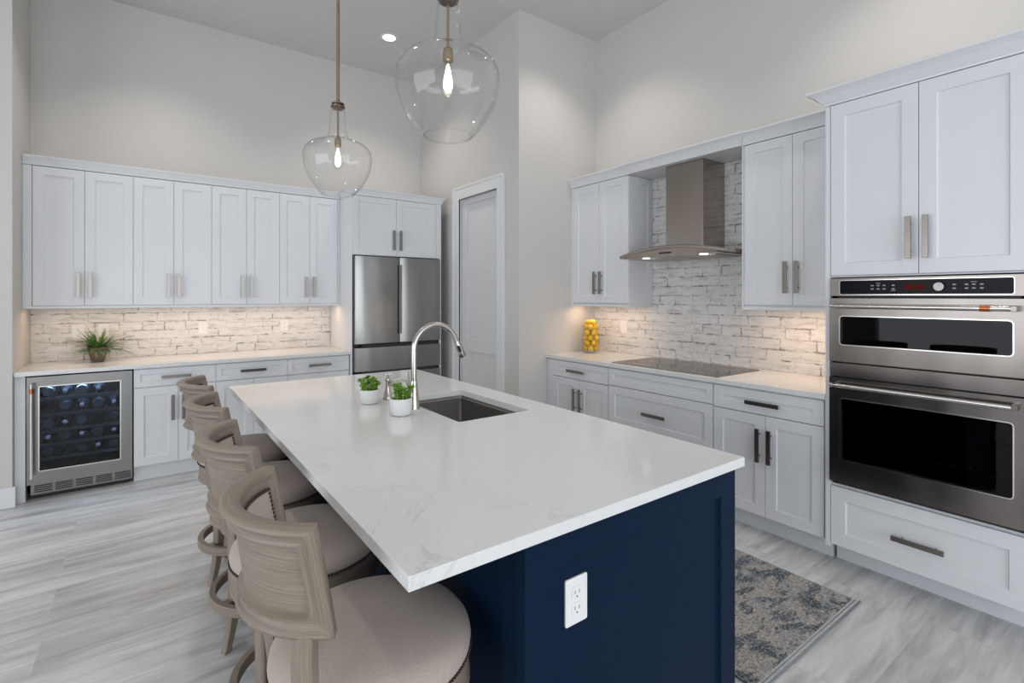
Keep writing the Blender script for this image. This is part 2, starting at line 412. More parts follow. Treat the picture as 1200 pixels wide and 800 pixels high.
# ------------------------------------------------------------------ the room
CEIL = 3.96
struct(MB().box(-5.1, 3.8, -4.1, 5.66, -0.1, 0), 'floor', 'floor')
struct(MB().box(-5.1, 3.8, -4.1, 5.66, CEIL, CEIL+0.1), 'ceiling', 'ceiling')
struct(MB().box(-0.9, 2.80, 5.46, 5.66, 0, CEIL), 'wall_back', 'wall')
struct(MB().box(3.60, 3.80, -4.1, 3.64, 0, CEIL), 'wall_right', 'wall')
struct(MB().box(-5.1, -0.73, 4.785, 5.66, 0, CEIL), 'wall_left', 'wall')
DY0, DY1, DZ = 3.818, 4.524, 2.448
w = MB()
w.box(2.648, 2.80, 3.508, DY0, 0, CEIL); w.box(2.648, 2.80, DY1, 5.46, 0, CEIL); w.box(2.648, 2.80, DY0, DY1, DZ, CEIL)
struct(w, 'wall_pantry', 'wall')
struct(MB().box(2.80, 3.60, 3.508, 3.64, 0, CEIL), 'wall_corner', 'wall')
# outer walls with tall openings added for the fill light, behind the camera and on the far left
w = MB(); w.box(-5.1, -2.8, -4.1, -4.0, 0, CEIL); w.box(3.5, 3.6, -4.1, -4.0, 0, CEIL); w.box(-2.8, 3.5, -4.1, -4.0, 3.05, CEIL); w.box(-2.8, 3.5, -4.1, -4.0, 0, 0.1)
struct(w, 'wall_front', 'wall')
w = MB(); w.box(-5.1, -5.0, -4.0, -2.3, 0, CEIL); w.box(-5.1, -5.0, 3.5, 4.785, 0, CEIL); w.box(-5.1, -5.0, -2.3, 3.5, 3.05, CEIL); w.box(-5.1, -5.0, -2.3, 3.5, 0, 0.3)
struct(w, 'wall_side', 'wall')
w = MB().box(-5.0, -0.712, 4.768, 4.785, 0, 0.135); w.box(-0.73, -0.712, 4.785, 4.80, 0, 0.135)
struct(w, 'baseboard_left', 'trim', 0.003)
struct(MB().box(2.632, 2.648, 3.495, 3.715, 0, 0.135), 'baseboard_pantry', 'trim', 0.003)
struct(MB().box(2.632, 2.955, 3.492, 3.508, 0, 0.135), 'baseboard_corner', 'trim', 0.003)

# pantry door with casing
d1 = MB(); X = 2.672
def leaf_panel(mb, y0, y1, z0, z1, openings, x0, t):
    ys = [y0, openings[0][0], openings[0][1], y1]
    mb.box(x0, x0+t, y0, ys[1], z0, z1); mb.box(x0, x0+t, ys[2], y1, z0, z1)
    zz = z0
    for (_, _, a, b_) in openings:
        mb.box(x0, x0+t, ys[1], ys[2], zz, a); mb.box(x0+0.017, x0+t-0.005, ys[1]-0.002, ys[2]+0.002, a-0.002, b_+0.002); zz = b_
    mb.box(x0, x0+t, ys[1], ys[2], zz, z1)
leaf_panel(d1, DY0+0.004, DY1-0.004, 0.008, DZ-0.006, [(DY0+0.095, DY1-0.095, 0.20, 0.885), (DY0+0.095, DY1-0.095, 1.005, 2.385)], X, 0.036)
door = struct(d1, 'door_1', 'doorpaint')
j = MB(); j.box(2.634, 2.66, DY1-0.004, DY1+0.0, 0, DZ); j.box(2.634, 2.66, DY0, DY0+0.004, 0, DZ); j.box(2.634, 2.66, DY0, DY1, DZ-0.004, DZ)
build(j, 'door_jamb', 'trim', door)
wd = 0.118; cs = MB(); ya, yb = DY0-wd+0.02, DY1+wd
cs.prism([(DY1-0.004, 0), (yb, 0), (yb, DZ+wd), (ya, DZ+wd), (ya, 0), (DY0+0.004, 0), (DY0+0.004, DZ-0.004), (DY1-0.004, DZ-0.004)], lambda p, k: ((2.6475, 2.626)[k], p[0], p[1]))
cs.prism([(yb-0.019, 0), (yb+0.001, 0), (yb+0.001, DZ+wd+0.001), (ya-0.001, DZ+wd+0.001), (ya-0.001, 0), (ya+0.019, 0), (ya+0.019, DZ+wd-0.019), (yb-0.019, DZ+wd-0.019)], lambda p, k: ((2.6475, 2.620)[k], p[0], p[1]))
build(cs, 'door_casing', 'trim', door)

# ------------------------------------------------------------------ recessed ceiling light
def can_light(x, y, label):
    t = thing('recessed_light', label, 'ceiling light', (x, y, CEIL))
    build(MB().lathe([(0.062, 0.0), (0.082, 0.0), (0.082, -0.004), (0.078, -0.006), (0.062, -0.006), (0.058, -0.002)], (x, y, CEIL), 32), 'trim_ring', 'plastic', t)
    build(MB().lathe([(0.0005, -0.003), (0.060, -0.003), (0.060, -0.001), (0.0005, -0.001)], (x, y, CEIL), 32), 'lens', 'can', t)
    l = bpy.data.lights.new('can_lamp', 'SPOT'); l.energy = 42; l.spot_size = math.radians(112); l.spot_blend = 0.7; l.color = (1.0, 0.92, 0.84); l.shadow_soft_size = 0.06
    o = bpy.data.objects.new('lamp', l); C.objects.link(o); o.parent = t; o.location = (0, 0, -0.02)
    return t
can_light(1.92, 4.64, 'small round recessed ceiling light glowing near the back wall')
for i, (x, y) in enumerate(((0.1, 4.64), (2.9, 2.9), (2.9, 0.9), (0.1, 2.6), (1.6, -0.6), (-1.6, 3.4))):
    can_light(x, y, 'recessed ceiling light above %s' % ('the wine cooler wall', 'the far end of the cooktop counter', 'the wall ovens', 'the stools', 'the open floor', 'the left passage')[i])

# ------------------------------------------------------------------ backsplash
s_ = build(MB().box(-0.729, 1.597, 5.450, 5.459, 0.9145, 1.346), 'tile_backsplash', 'tile'); tag(s_, 'whitewashed brick-look tile backsplash behind the left counter', 'backsplash')
s_ = build(MB().box(3.591, 3.5995, 1.178, 3.507, 0.9145, 2.459), 'tile_backsplash', 'tile'); tag(s_, 'whitewashed brick-look tile backsplash rising behind range hood and cooktop', 'backsplash')

# ------------------------------------------------------------------ back wall cabinets
B = Back
names = ['leftmost', 'second from left', 'third from left', 'rightmost']
ub = [-0.674, -0.377, -0.075, 0.200, 0.476, 0.751, 1.030, 1.303, 1.574]
upper_lbl = ['white two-door wall cabinet at the left end, above the grassy potted plant',
             'white two-door wall cabinet second from left, above the light switch plate',
             'white two-door wall cabinet third from left on the back wall',
             'white two-door wall cabinet right beside the fridge enclosure']
for k in range(4):
    u0, um, u1 = ub[2*k], ub[2*k+1], ub[2*k+2]
    t = thing('wall_cabinet', upper_lbl[k], 'cabinet', B.P((u0+u1)/2, 0, 1.347), 'white wall cabinets on the back wall')
    a = -0.728 if k == 0 else u0; b_ = 1.596 if k == 3 else u1
    mb = MB(); fbox(mb, B, a, b_, 0.012, 0.320, 1.367, 2.42)
    fbox(mb, B, a, b_, 0.300, 0.338, 1.347, 1.367)                    # light rail
    if k == 0: fbox(mb, B, a, u0-0.003, 0.320, 0.338, 1.367, 2.42)
    if k == 3: fbox(mb, B, u1+0.003, b_, 0.320, 0.338, 1.367, 2.42)
    build(mb, 'body', 'white', t, 0.001)
    for (p, q, s_) in ((u0, um, 1), (um, u1, -1)):
        d = build(shaker(B, p, q, 1.369, 2.418, 0.320, rec=0.006), 'door', 'white', t)
        pull(B, um-s_*0.036, 1.53, 0.340, d)
cr = MB(); crown(B, -0.728, 1.594, 0.338, 2.422, 0.070, 0.022, mb=cr)
fbox(cr, B, -0.728, 1.594, 0.02, 0.338, 2.422, 2.490)
tag(build(cr, 'crown_moulding', 'white'), 'slim white crown moulding along the top of the back wall cabinets', 'moulding')

t = thing('filler_panel', 'narrow white end panel left of the wine cooler', 'panel', B.P(-0.70, 0, 0))
build(fbox(MB(), B, -0.728, -0.672, 0.02, 0.628, 0, 0.8835), 'board', 'white', t, 0.001)
bb = [-0.068, 0.218, 0.479, 0.761, 1.037, 1.311, 1.590]
base_lbl = ['white base cabinet beside the wine cooler, one drawer over two doors',
            'white base cabinet under the left counter behind the island corner, middle of three',
            'white base cabinet nearest the fridge, mostly hidden by the island']
for k in range(3):
    u0, um, u1 = bb[2*k], bb[2*k+1], bb[2*k+2]
    t = thing('base_cabinet', base_lbl[k], 'cabinet', B.P((u0+u1)/2, 0, 0), 'white base cabinets on the back wall')
    mb = MB(); fbox(mb, B, u0, min(u1, 1.588), 0.012, 0.615, 0.12, 0.8835); fbox(mb, B, u0, min(u1, 1.588), 0.02, 0.575, 0, 0.12)
    build(mb, 'body', 'white', t, 0.001)
    d = build(shaker(B, u0, u1, 0.734, 0.874, 0.615, st=0.04), 'drawer', 'white', t)
    pull(B, (u0+u1)/2, 0.806, 0.635, d, False)
    for (p, q, s_) in ((u0, um, 1), (um, u1, -1)):
        d = build(shaker(B, p, q, 0.125, 0.730, 0.615), 'door', 'white', t)
        pull(B, um-s_*0.036, 0.56, 0.635, d)
ct = MB(); fbox(ct, B, -0.728, 1.597, 0.002, 0.660, 0.884, 0.914)
tag(build(ct, 'countertop', 'quartz', bev=0.002), 'white quartz countertop running along the back wall over the wine cooler', 'countertop')

# ------------------------------------------------------------------ wine cooler
t = thing('wine_cooler', 'stainless under-counter wine cooler with a tall left handle', 'wine cooler', B.P(-0.37, 0, 0))
mb = MB(); U0, U1 = -0.664, -0.076
fbox(mb, B, U0, U1, 0.03, 0.05, 0.05, 0.872); fbox(mb, B, U0, U0+0.03, 0.03, 0.585, 0.05, 0.872); fbox(mb, B, U1-0.03, U1, 0.03, 0.585, 0.05, 0.872)
fbox(mb, B, U0, U1, 0.03, 0.585, 0.85, 0.872); fbox(mb, B, U0, U1, 0.03, 0.585, 0.05, 0.16); fbox(mb, B, U0+0.02, U1-0.02, 0.03, 0.56, 0.0, 0.05)
build(mb, 'cabinet_body', 'black', t)
mb = MB(); gw0, gw1, gz0, gz1 = -0.600, -0.148, 0.208, 0.802
fbox(mb, B, U0, gw0, 0.592, 0.640, 0.118, 0.872); fbox(mb, B, gw1, U1, 0.592, 0.640, 0.118, 0.872)
fbox(mb, B, gw0, gw1, 0.592, 0.640, 0.118, gz0); fbox(mb, B, gw0, gw1, 0.592, 0.640, gz1, 0.872)
dr = build(mb, 'door', 'steel', t)
rim = MB()
for a, b_, z0, z1 in ((gw0-0.004, gw0+0.002, gz0, gz1), (gw1-0.002, gw1+0.004, gz0, gz1), (gw0, gw1, gz0-0.004, gz0+0.002), (gw0, gw1, gz1-0.002, gz1+0.004)): fbox(rim, B, a, b_, 0.634, 0.6415, z0, z1)
build(rim, 'window_rim', 'bright', dr)
build(fbox(MB(), B, gw0, gw1, 0.628, 0.634, gz0, gz1), 'glass_pane', 'cooler_glass', dr)
hm = MB(); hm.cyl(B.P(-0.632, 0.695, 0.175), B.P(-0.632, 0.695, 0.83), 0.0105, 16)
for z in (0.205, 0.80): fbox(hm, B, -0.640, -0.624, 0.640, 0.692, z-0.012, z+0.012)
h = build(hm, 'handle', 'bright', dr)
build(MB().cyl(B.P(-0.632, 0.695, 0.765), B.P(-0.632, 0.695, 0.80), 0.0125, 16), 'copper_ring', 'copper', h)
g = MB(); fbox(g, B, U0+0.015, U1, 0.56, 0.60, 0.034, 0.114)
kick = build(g, 'kick_plate', 'steel', t)
g = MB()
for i in range(5):
    for z in range(4): fbox(g, B, -0.630+i*0.112, -0.535+i*0.112, 0.598, 0.602, 0.050+z*0.014, 0.057+z*0.014)
build(g, 'vent_slots', 'black', kick)
for z in (0.26, 0.36, 0.46, 0.575, 0.69):
    sh = MB(); fbox(sh, B, -0.63, -0.11, 0.56, 0.572, z, z+0.022)
    for i in range(9): fbox(sh, B, -0.62+i*0.062, -0.612+i*0.062, 0.08, 0.56, z, z+0.006)
    build(sh, 'wire_shelf', 'shelf', t)
l = area('cooler_led', (0, 0, 0), (0, 0, 0), 0.4, 0.04, 4.0, (0.66, 0.82, 1.0)); l.parent = t; l.location = Vector(B.P(-0.37, 0.55, 0.845))-Vector(t.location)
bt = None; nb = 0
for zi, z in enumerate((0.282, 0.382, 0.482, 0.597, 0.712)):
    for i in range(5):
        if (zi, i) in ((0, 1), (2, 3), (3, 0), (4, 4)): continue
        x = -0.565+i*0.094
        if bt is None:
            mb = MB().lathe([(0.0005, 0), (0.030, 0.0), (0.036, 0.006), (0.037, 0.02), (0.037, 0.19), (0.034, 0.205), (0.016, 0.235), (0.0135, 0.25), (0.0135, 0.30), (0.0005, 0.301)], (0, 0, 0), 20, 'y')
            bt = build(mb, 'wine_bottle', 'bottle', origin=(0, 0, 0)); o = bt
            cp = MB().lathe([(0.0005, 0.262), (0.0142, 0.262), (0.0146, 0.304), (0.0005, 0.305)], (0, 0, 0), 16, 'y'); build(cp, 'foil_cap', 'cap', bt)
        else:
            o = copy_tree(bt)
        # neck towards the door on alternate places
        fl = (i+zi) % 2
        o.location = (x, 5.46-0.555+(0.31 if fl else 0.0), z+0.0385); o.rotation_euler = (0, 0, PI if fl else 0)
        tag(o, 'dark wine bottle lying on a shelf inside the wine cooler', 'bottle', 'wine bottles in the cooler'); nb += 1

# ------------------------------------------------------------------ fridge and its enclosure
t = thing('fridge_cabinet', 'white enclosure with side panels and two-door cabinet above the refrigerator', 'cabinet', B.P(2.07, 0, 0))
mb = MB(); fbox(mb, B, 1.598, 1.606, 0.014, 0.688, 0, 2.413); fbox(mb, B, 2.524, 2.548, 0.014, 0.710, 0, 2.413)
fbox(mb, B, 1.606, 2.524, 0.016, 0.687, 1.840, 2.412); fbox(mb, B, 2.490, 2.524, 0.690, 0.710, 1.842, 2.415)
fbox(mb, B, 1.599, 2.547, 0.02, 0.708, 2.414, 2.478)
build(mb, 'body', 'white', t, 0.001)
for (p, q, s_) in ((1.599, 2.043, 1), (2.043, 2.488, -1)):
    d = build(shaker(B, p, q, 1.842, 2.411, 0.690, st=0.055), 'door', 'white', t)
    pull(B, 2.043-s_*0.036, 1.998, 0.710, d)
build(crown(B, 1.598, 2.548, 0.710, 2.413, 0.067, 0.035, 1, 1, dr=0.37), 'crown', 'white', t)

t = thing('refrigerator', 'stainless French-door refrigerator standing in the white enclosure', 'refrigerator', B.P(2.06, 0, 0))
build(fbox(fbox(MB(), B, 1.612, 2.518, 0.03, 0.70, 0.02, 1.828), B, 1.64, 2.49, 0.1, 0.66, 0, 0.02), 'cabinet_body', 'black', t)
def curved_front(mb, u0, u1, z0, z1, d0, d1, bow=0.006, n=10):
    secs = []
    for i in range(n+1):
        u = u0+(u1-u0)*i/n; q = (2*i/n-1)
        d = d1+bow*(1-q*q) - (0.006 if i in (0, n) else 0)
        secs.append([B.P(u, d0, z0), B.P(u, d, z0), B.P(u, d, z1), B.P(u, d0, z1)])
    mb.loft(secs); return mb
dl = build(curved_front(MB(), 1.612, 2.055, 0.985, 1.826, 0.70, 0.755), 'left_door', 'steel', t)
drr = build(curved_front(MB(), 2.063, 2.515, 0.985, 1.826, 0.70, 0.755), 'right_door', 'steel', t)
build(fbox(MB(), B, 2.040, 2.053, 0.752, 0.7585, 1.07, 1.755), 'recessed_handle', 'black', dl)
build(fbox(MB(), B, 2.066, 2.080, 0.754, 0.766, 1.07, 1.755), 'handle', 'steel', drr)
f1 = build(curved_front(MB(), 1.612, 2.515, 0.720, 0.945, 0.70, 0.755, 0.010), 'freezer_drawer', 'steel', t)
f2 = build(curved_front(MB(), 1.612, 2.515, 0.080, 0.690, 0.70, 0.755, 0.010), 'freezer_drawer', 'steel', t)
for f_, z in ((f1, 0.945), (f2, 0.69)):
    build(fbox(MB(), B, 1.67, 2.46, 0.735, 0.764, z, z+0.030), 'recessed_handle', 'black', f_)

# ------------------------------------------------------------------ right wall base cabinets
R = Right
def base_unit(u0, u1, label, kind, um=None):
    t = thing('base_cabinet', label, 'cabinet', R.P((u0+u1)/2, 0, 0), 'white base cabinets along the cooktop wall')
    mb = MB(); fbox(mb, R, u0, u1, 0.012, 0.605, 0.12, 0.8835); fbox(mb, R, u0, u1, 0.02, 0.530, 0, 0.12)
    return t, mb
t, mb = base_unit(2.762, 3.505, 'white base cabinet at the far end, under the glass vase of lemons', 0)
fbox(mb, R, 3.432, 3.505, 0.605, 0.622, 0.125, 0.872)
build(mb, 'body', 'white', t, 0.001)
d = build(shaker(R, 2.762, 3.43, 0.733, 0.873, 0.605, st=0.045), 'drawer', 'white', t); pull(R, 3.115, 0.800, 0.625, d, False)
for p, q, s_ in ((3.096, 3.43, 1), (2.762, 3.096, -1)):
    d = build(shaker(R, p, q, 0.125, 0.729, 0.605), 'door', 'white', t); pull(R, 3.096+s_*0.036, 0.555, 0.625, d)
t, mb = base_unit(1.850, 2.758, 'wide white drawer base cabinet directly under the cooktop', 1)
build(mb, 'body', 'white', t, 0.001)
build(shaker(R, 1.850, 2.758, 0.741, 0.873, 0.605, st=0.045), 'false_drawer_front', 'white', t)
for z0, z1 in ((0.432, 0.737), (0.125, 0.428)):
    d = build(shaker(R, 1.850, 2.758, z0, z1, 0.605), 'drawer', 'white', t); pull(R, 2.304, z0+0.145, 0.625, d, False)
t, mb = base_unit(1.186, 1.846, 'white base cabinet beside the wall ovens, one drawer over two doors', 2)
build(mb, 'body', 'white', t, 0.001)
d = build(shaker(R, 1.190, 1.846, 0.733, 0.873, 0.605, st=0.055), 'drawer', 'white', t); pull(R, 1.518, 0.800, 0.625, d, False)
for p, q, s_ in ((1.510, 1.846, 1), (1.190, 1.510, -1)):
    d = build(shaker(R, p, q, 0.125, 0.729, 0.605), 'door', 'white', t); pull(R, 1.510+s_*0.034, 0.552, 0.625, d)
ct = MB(); fbox(ct, R, 1.178, 3.507, 0.002, 0.645, 0.884, 0.914)
tag(build(ct, 'countertop', 'quartz', bev=0.002), 'white quartz countertop carrying the cooktop on the right wall', 'countertop')

# uppers
def upper_unit(u0, u1, um, d0, d1, label, body):
    t = thing('wall_cabinet', label, 'cabinet', R.P((u0+u1)/2, 0, 1.35), 'white wall cabinets beside the range hood')
    mb = MB(); fbox(mb, R, body[0], body[1], 0.012, 0.310, 1.372, 2.459)
    fbox(mb, R, body[0], body[1], 0.295, 0.328, 1.350, 1.372)
    return t, mb
t, mb = upper_unit(2.813, 3.475, 3.144, 0, 0, 'narrow white two-door wall cabinet left of the range hood', (2.818, 3.507))
fbox(mb, R, 3.478, 3.507, 0.310, 0.328, 1.372, 2.459); fbox(mb, R, 2.816, 2.830, 0.012, 0.328, 1.350, 1.372)
build(mb, 'body', 'white', t, 0.001)
for p, q, s_ in ((3.144, 3.475, 1), (2.816, 3.144, -1)):
    d = build(shaker(R, p, q, 1.380, 2.457, 0.310), 'door', 'white', t); pull(R, 3.144+s_*0.036, 1.56, 0.330, d)
sp_ = MB()                                                                 # framed side panel facing the hood
for a, b_, z0, z1 in ((0.012, 0.075, 1.372, 2.457), (0.255, 0.328, 1.372, 2.457), (0.075, 0.255, 1.372, 1.44), (0.075, 0.255, 2.395, 2.457)): fbox(sp_, R, 2.809, 2.8175, a, b_, z0, z1)
build(sp_, 'side_panel', 'white', t)
t, mb = upper_unit(1.182, 1.803, 1.489, 0, 0, 'white two-door wall cabinet between the range hood and the oven tower', (1.182, 1.818))
fbox(mb, R, 1.806, 1.818, 0.310, 0.330, 1.350, 2.459)
build(mb, 'body', 'white', t, 0.001)
for p, q, s_ in ((1.489, 1.803, 1), (1.184, 1.489, -1)):
    d = build(shaker(R, p, q, 1.384, 2.457, 0.310), 'door', 'white', t); pull(R, 1.489+s_*0.034, 1.56, 0.330, d)
v_ = MB(); fbox(v_, R, 1.8195, 2.8075, 0.014, 0.344, 2.4605, 2.500); fbox(v_, R, 1.8195, 2.8075, 0.346, 0.349, 2.4605, 2.476)
crown(R, 1.821, 2.806, 0.345, 2.4620, 0.078, 0.05, 1, 1, mb=v_)
fbox(v_, R, 1.182, 1.8185, 0.014, 0.325, 2.4615, 2.50); fbox(v_, R, 2.8085, 3.507, 0.014, 0.325, 2.4615, 2.50)
crown(R, 2.808, 3.507, 0.328, 2.4605, 0.08, 0.05, mb=v_); crown(R, 1.182, 1.819, 0.328, 2.4605, 0.08, 0.05, mb=v_)
tag(build(v_, 'crown_moulding', 'white'), 'white crown moulding and valance bridging the cabinets over the range hood', 'moulding')

# ------------------------------------------------------------------ oven tower
t = thing('oven_tower_cabinet', 'tall white cabinet housing the wall ovens, doors above and drawer below', 'cabinet', R.P(0.775, 0, 0))
mb = MB(); fbox(mb, R, 1.153, 1.176, 0.014, 0.645, 0.105, 2.457); fbox(mb, R, 0.370, 0.393, 0.014, 0.645, 0.105, 2.457)
fbox(mb, R, 0.3932, 1.1528, 0.016, 0.624, 1.546, 2.455); fbox(mb, R, 0.3932, 1.1528, 0.016, 0.624, 0.121, 0.445); fbox(mb, R, 0.3932, 1.1528, 0.016, 0.03, 0.4455, 1.5455)
fbox(mb, R, 0.3935, 1.1525, 0.50, 0.636, 1.5405, 1.5475)
fbox(mb, R, 0.372, 1.170, 0.02, 0.515, 0, 0.12)
build(mb, 'body', 'white', t, 0.001)
for p, q, s_ in ((0.773, 1.151, 1), (0.395, 0.773, -1)):
    d = build(shaker(R, p, q, 1.549, 2.456, 0.625, st=0.065), 'door', 'white', t); pull(R, 0.773+s_*0.033, 1.72, 0.645, d)
d = build(shaker(R, 0.395, 1.151, 0.123, 0.435, 0.625, st=0.068), 'drawer', 'white', t); pull(R, 0.773, 0.270, 0.645, d, False)
cm_ = MB(); crown(R, 0.370, 1.176, 0.645, 2.458, 0.075, 0.07, 1, 1, mb=cm_, dr=0.405); fbox(cm_, R, 0.373, 1.173, 0.014, 0.643, 2.459, 2.532)
build(cm_, 'crown', 'white', t)

t = thing('wall_oven', 'stainless double wall oven combination with two bar handles', 'oven', R.P(0.774, 0, 0.45))
O0, O1 = 0.399, 1.148; OC = 0.7735
mb = MB(); fbox(mb, R, O0+0.005, O1-0.005, 0.06, 0.08, 0.452, 1.535); fbox(mb, R, O0+0.005, O0+0.03, 0.06, 0.636, 0.452, 1.535); fbox(mb, R, O1-0.03, O1-0.005, 0.06, 0.636, 0.452, 1.535)
for z0, z1 in ((0.452, 0.52), (0.94, 1.14), (1.36, 1.535)): fbox(mb, R, O0+0.005, O1-0.005, 0.06, 0.636, z0, z1)
build(mb, 'oven_body', 'black', t)
cp = build(fbox(MB(), R, O0, O1, 0.636, 0.660, 1.441, 1.535), 'control_panel', 'steel_warm', t, 0.002)
sc = build(fprism(MB(), R, rrect(0.652, 0.070, 0.008), OC, 1.486, 0.658, 0.6625), 'control_screen', 'blackglass', cp)
rm = MB()
def rim_ring(mb, w_, h_, r_, uc, zc, d0, d1, th):
    a = rrect(w_+2*th, h_+2*th, r_+th); b_ = rrect(w_, h_, r_); n = len(mb.v); k = len(a)
    for dd in (d0, d1):
        mb.v += [R.P(uc+p[0], dd, zc+p[1]) for p in a]; mb.v += [R.P(uc+p[0], dd, zc+p[1]) for p in b_]
    for i in range(k):
        j_ = (i+1) % k
        mb.f += [(n+2*k+i, n+2*k+j_, n+3*k+j_, n+3*k+i), (n+i, n+j_, n+2*k+j_, n+2*k+i), (n+k+i, n+k+j_, n+3*k+j_, n+3*k+i), (n+i, n+j_, n+k+j_, n+k+i)]
    return mb
build(rim_ring(MB(), 0.652, 0.070, 0.008, OC, 1.486, 0.656, 0.6635, 0.003), 'screen_rim', 'bright', cp)
ic = MB()
for u in (0.955, 0.930, 0.905, 0.868, 0.640, 0.598, 0.574, 0.548):
    for z in (1.494, 1.477): fbox(ic, R, u-0.006, u+0.006, 0.6624, 0.6629, z-0.0028, z+0.0028)
for u, z in ((0.930, 1.505), (0.574, 1.505), (0.868, 1.469)): fbox(ic, R, u-0.010, u+0.010, 0.6624, 0.6629, z-0.0012, z+0.0012)
build(ic, 'touch_icons', 'darkbtn', cp)
build(fbox(MB(), R, 0.746, 0.824, 0.6620, 0.6632, 1.472, 1.498), 'display', 'redlcd', cp)
kn = MB().lathe([(0.0005, 0.0), (0.021, 0.0), (0.021, -0.012), (0.019, -0.016), (0.0005, -0.016)], R.P(0.692, 0.6625, 1.485), 28, 'x')
kn.box(2.9375-0.0175-0.0012, 2.9375-0.0158, 0.6905, 0.6935, 1.486, 1.503)
build(kn, 'knob', 'nickel', cp)
def oven_door(z0, z1, wz0, wz1, hz, name):
    h_ = wz1-wz0; mb = MB()
    ys = (O0, OC-0.326, OC+0.326, O1)
    fbox(mb, R, ys[0], ys[1], 0.640, 0.668, z0, z1); fbox(mb, R, ys[2], ys[3], 0.640, 0.668, z0, z1)
    fbox(mb, R, ys[1], ys[2], 0.640, 0.668, z0, wz0); fbox(mb, R, ys[1], ys[2], 0.640, 0.668, wz1, z1)
    # rounded window corners
    for su in (-1, 1):
        for sz in (-1, 1):
            cu, cz = OC+su*0.326, (wz0+wz1)/2+sz*h_/2; r = 0.016
            arc = [(cu-su*r+su*r*math.sin(PI/2*i/6), cz-sz*r+sz*r*math.cos(PI/2*i/6)) for i in range(7)]
            mb.prism(arc+[(cu, cz)], lambda p, k: R.P(p[0], (0.642, 0.668)[k], p[1]))
    dd = build(mb, name, 'steel_warm', t)
    build(rim_ring(MB(), 0.646, h_-0.006, 0.014, OC, (wz0+wz1)/2, 0.655, 0.6705, 0.0045), 'window_rim', 'bright', dd)
    build(fprism(MB(), R, rrect(0.648, h_-0.004, 0.014), OC, (wz0+wz1)/2, 0.648, 0.654), 'glass_pane', 'oven_glass', dd)
    hm = MB(); hm.cyl(R.P(1.128, 0.712, hz), R.P(0.448, 0.712, hz), 0.0115, 18)
    h = build(hm, 'handle', 'bright', dd)
    for u in (1.105, 0.440): build(fbox(MB(), R, u-0.010, u+0.010, 0.668, 0.722, hz-0.012, hz+0.012), 'handle_bracket', 'steel_warm', dd, 0.002)
    return dd, h
dd, h = oven_door(1.100, 1.430, 1.187, 1.339, 1.389, 'upper_door')
build(MB().cyl(R.P(0.545, 0.712, 1.389), R.P(0.512, 0.712, 1.389), 0.0135, 18), 'copper_ring', 'copper', h)
build(fbox(MB(), R, O0, O1, 0.636, 0.664, 1.022, 1.092), 'vent_trim', 'steel_warm', t, 0.002)
dd, h = oven_door(0.468, 1.016, 0.588, 0.910, 0.980, 'lower_door')
for z in (0.66, 0.80):
    rk = MB(); rk.cyl(R.P(O0+0.05, 0.60, z), R.P(O1-0.05, 0.60, z), 0.004, 8)
    for i in range(14): rk.cyl(R.P(O0+0.06+i*0.048, 0.12, z), R.P(O0+0.06+i*0.048, 0.60, z), 0.002, 6)
    build(rk, 'oven_rack', 'bright', t)

# ------------------------------------------------------------------ cooktop
t = thing('cooktop', 'black glass electric cooktop set in the right counter', 'cooktop', R.P(2.285, 0.34, 0.914))
build(fbox(MB(), R, 1.832, 2.740, 0.085, 0.600, 0.9142, 0.9195), 'glass_surface', 'cook', t, 0.0015)
rg = MB()
def ring(mb, x, y, z, r, w_=0.0015, n=40):
    mb.loft([[(x+(r+a)*math.cos(2*PI*i/n), y+(r+a)*math.sin(2*PI*i/n), z+b_) for a, b_ in ((-w_, 0), (w_, 0), (w_, 0.0003), (-w_, 0.0003))] for i in range(n)], loop=True, caps=False)
for (u, d_, r) in ((2.56, 0.22, 0.075), (2.56, 0.46, 0.10), (2.28, 0.30, 0.12), (2.02, 0.22, 0.095), (2.02, 0.46, 0.075)): ring(rg, 3.60-d_, u, 0.9195, r)
build(rg, 'burner_rings', 'darkbtn', t)
ed = MB()
for a, b_, c_, d_ in ((1.829, 1.832, 0.082, 0.603), (2.740, 2.743, 0.082, 0.603), (1.829, 2.743, 0.600, 0.603), (1.829, 2.743, 0.082, 0.085)): fbox(ed, R, a, b_, c_, d_, 0.9142, 0.9200)
build(ed, 'edge_trim', 'nickel', t)

# ------------------------------------------------------------------ range hood
HC = 2.298
t = thing('range_hood', 'stainless chimney range hood with a curved canopy over the cooktop', 'range hood', (3.59, HC, 1.735))
build(MB().box(3.307, 3.5905, HC-0.1635, HC+0.1635, 1.78, 2.4600), 'chimney', 'hood', t, 0.002)
cn = MB(); secs = []; n = 28
for i in range(n+1):
    q = 2*i/n-1; y = HC+q*0.455; z = 1.740+0.052*(1-q*q)
    xf = 3.072+0.030*q*q
    secs.append([(3.590, y, z), (xf, y, z), (xf-0.002, y, z+0.006), (xf-0.002, y, z+0.020), (xf, y, z+0.024), (3.590, y, z+0.024)])
cn.loft(secs)
cp = build(cn, 'canopy', 'hood', t)
us = MB(); secs = []
for i in range(n+1):
    q = (2*i/n-1)*0.90; y = HC+q*0.455
    secs.append([(3.585, y, 1.738), (3.100, y, 1.738), (3.095, y, 1.741+0.052*(1-q*q)), (3.585, y, 1.741+0.052*(1-q*q))])
us.loft(secs); ub_ = build(us, 'underside_box', 'hood', t)
fl = MB()
for y0 in (HC-0.32, HC+0.01): fl.box(3.22, 3.53, y0, y0+0.31, 1.7345, 1.7385)
build(fl, 'grease_filter', 'sink', ub_)
for y in (HC-0.26, HC+0.24):
    build(MB().lathe([(0.0005, 0), (0.028, 0), (0.028, -0.004), (0.0005, -0.004)], (3.165, y, 1.7382), 20), 'hood_light', 'hoodlight', ub_)
btn = MB()
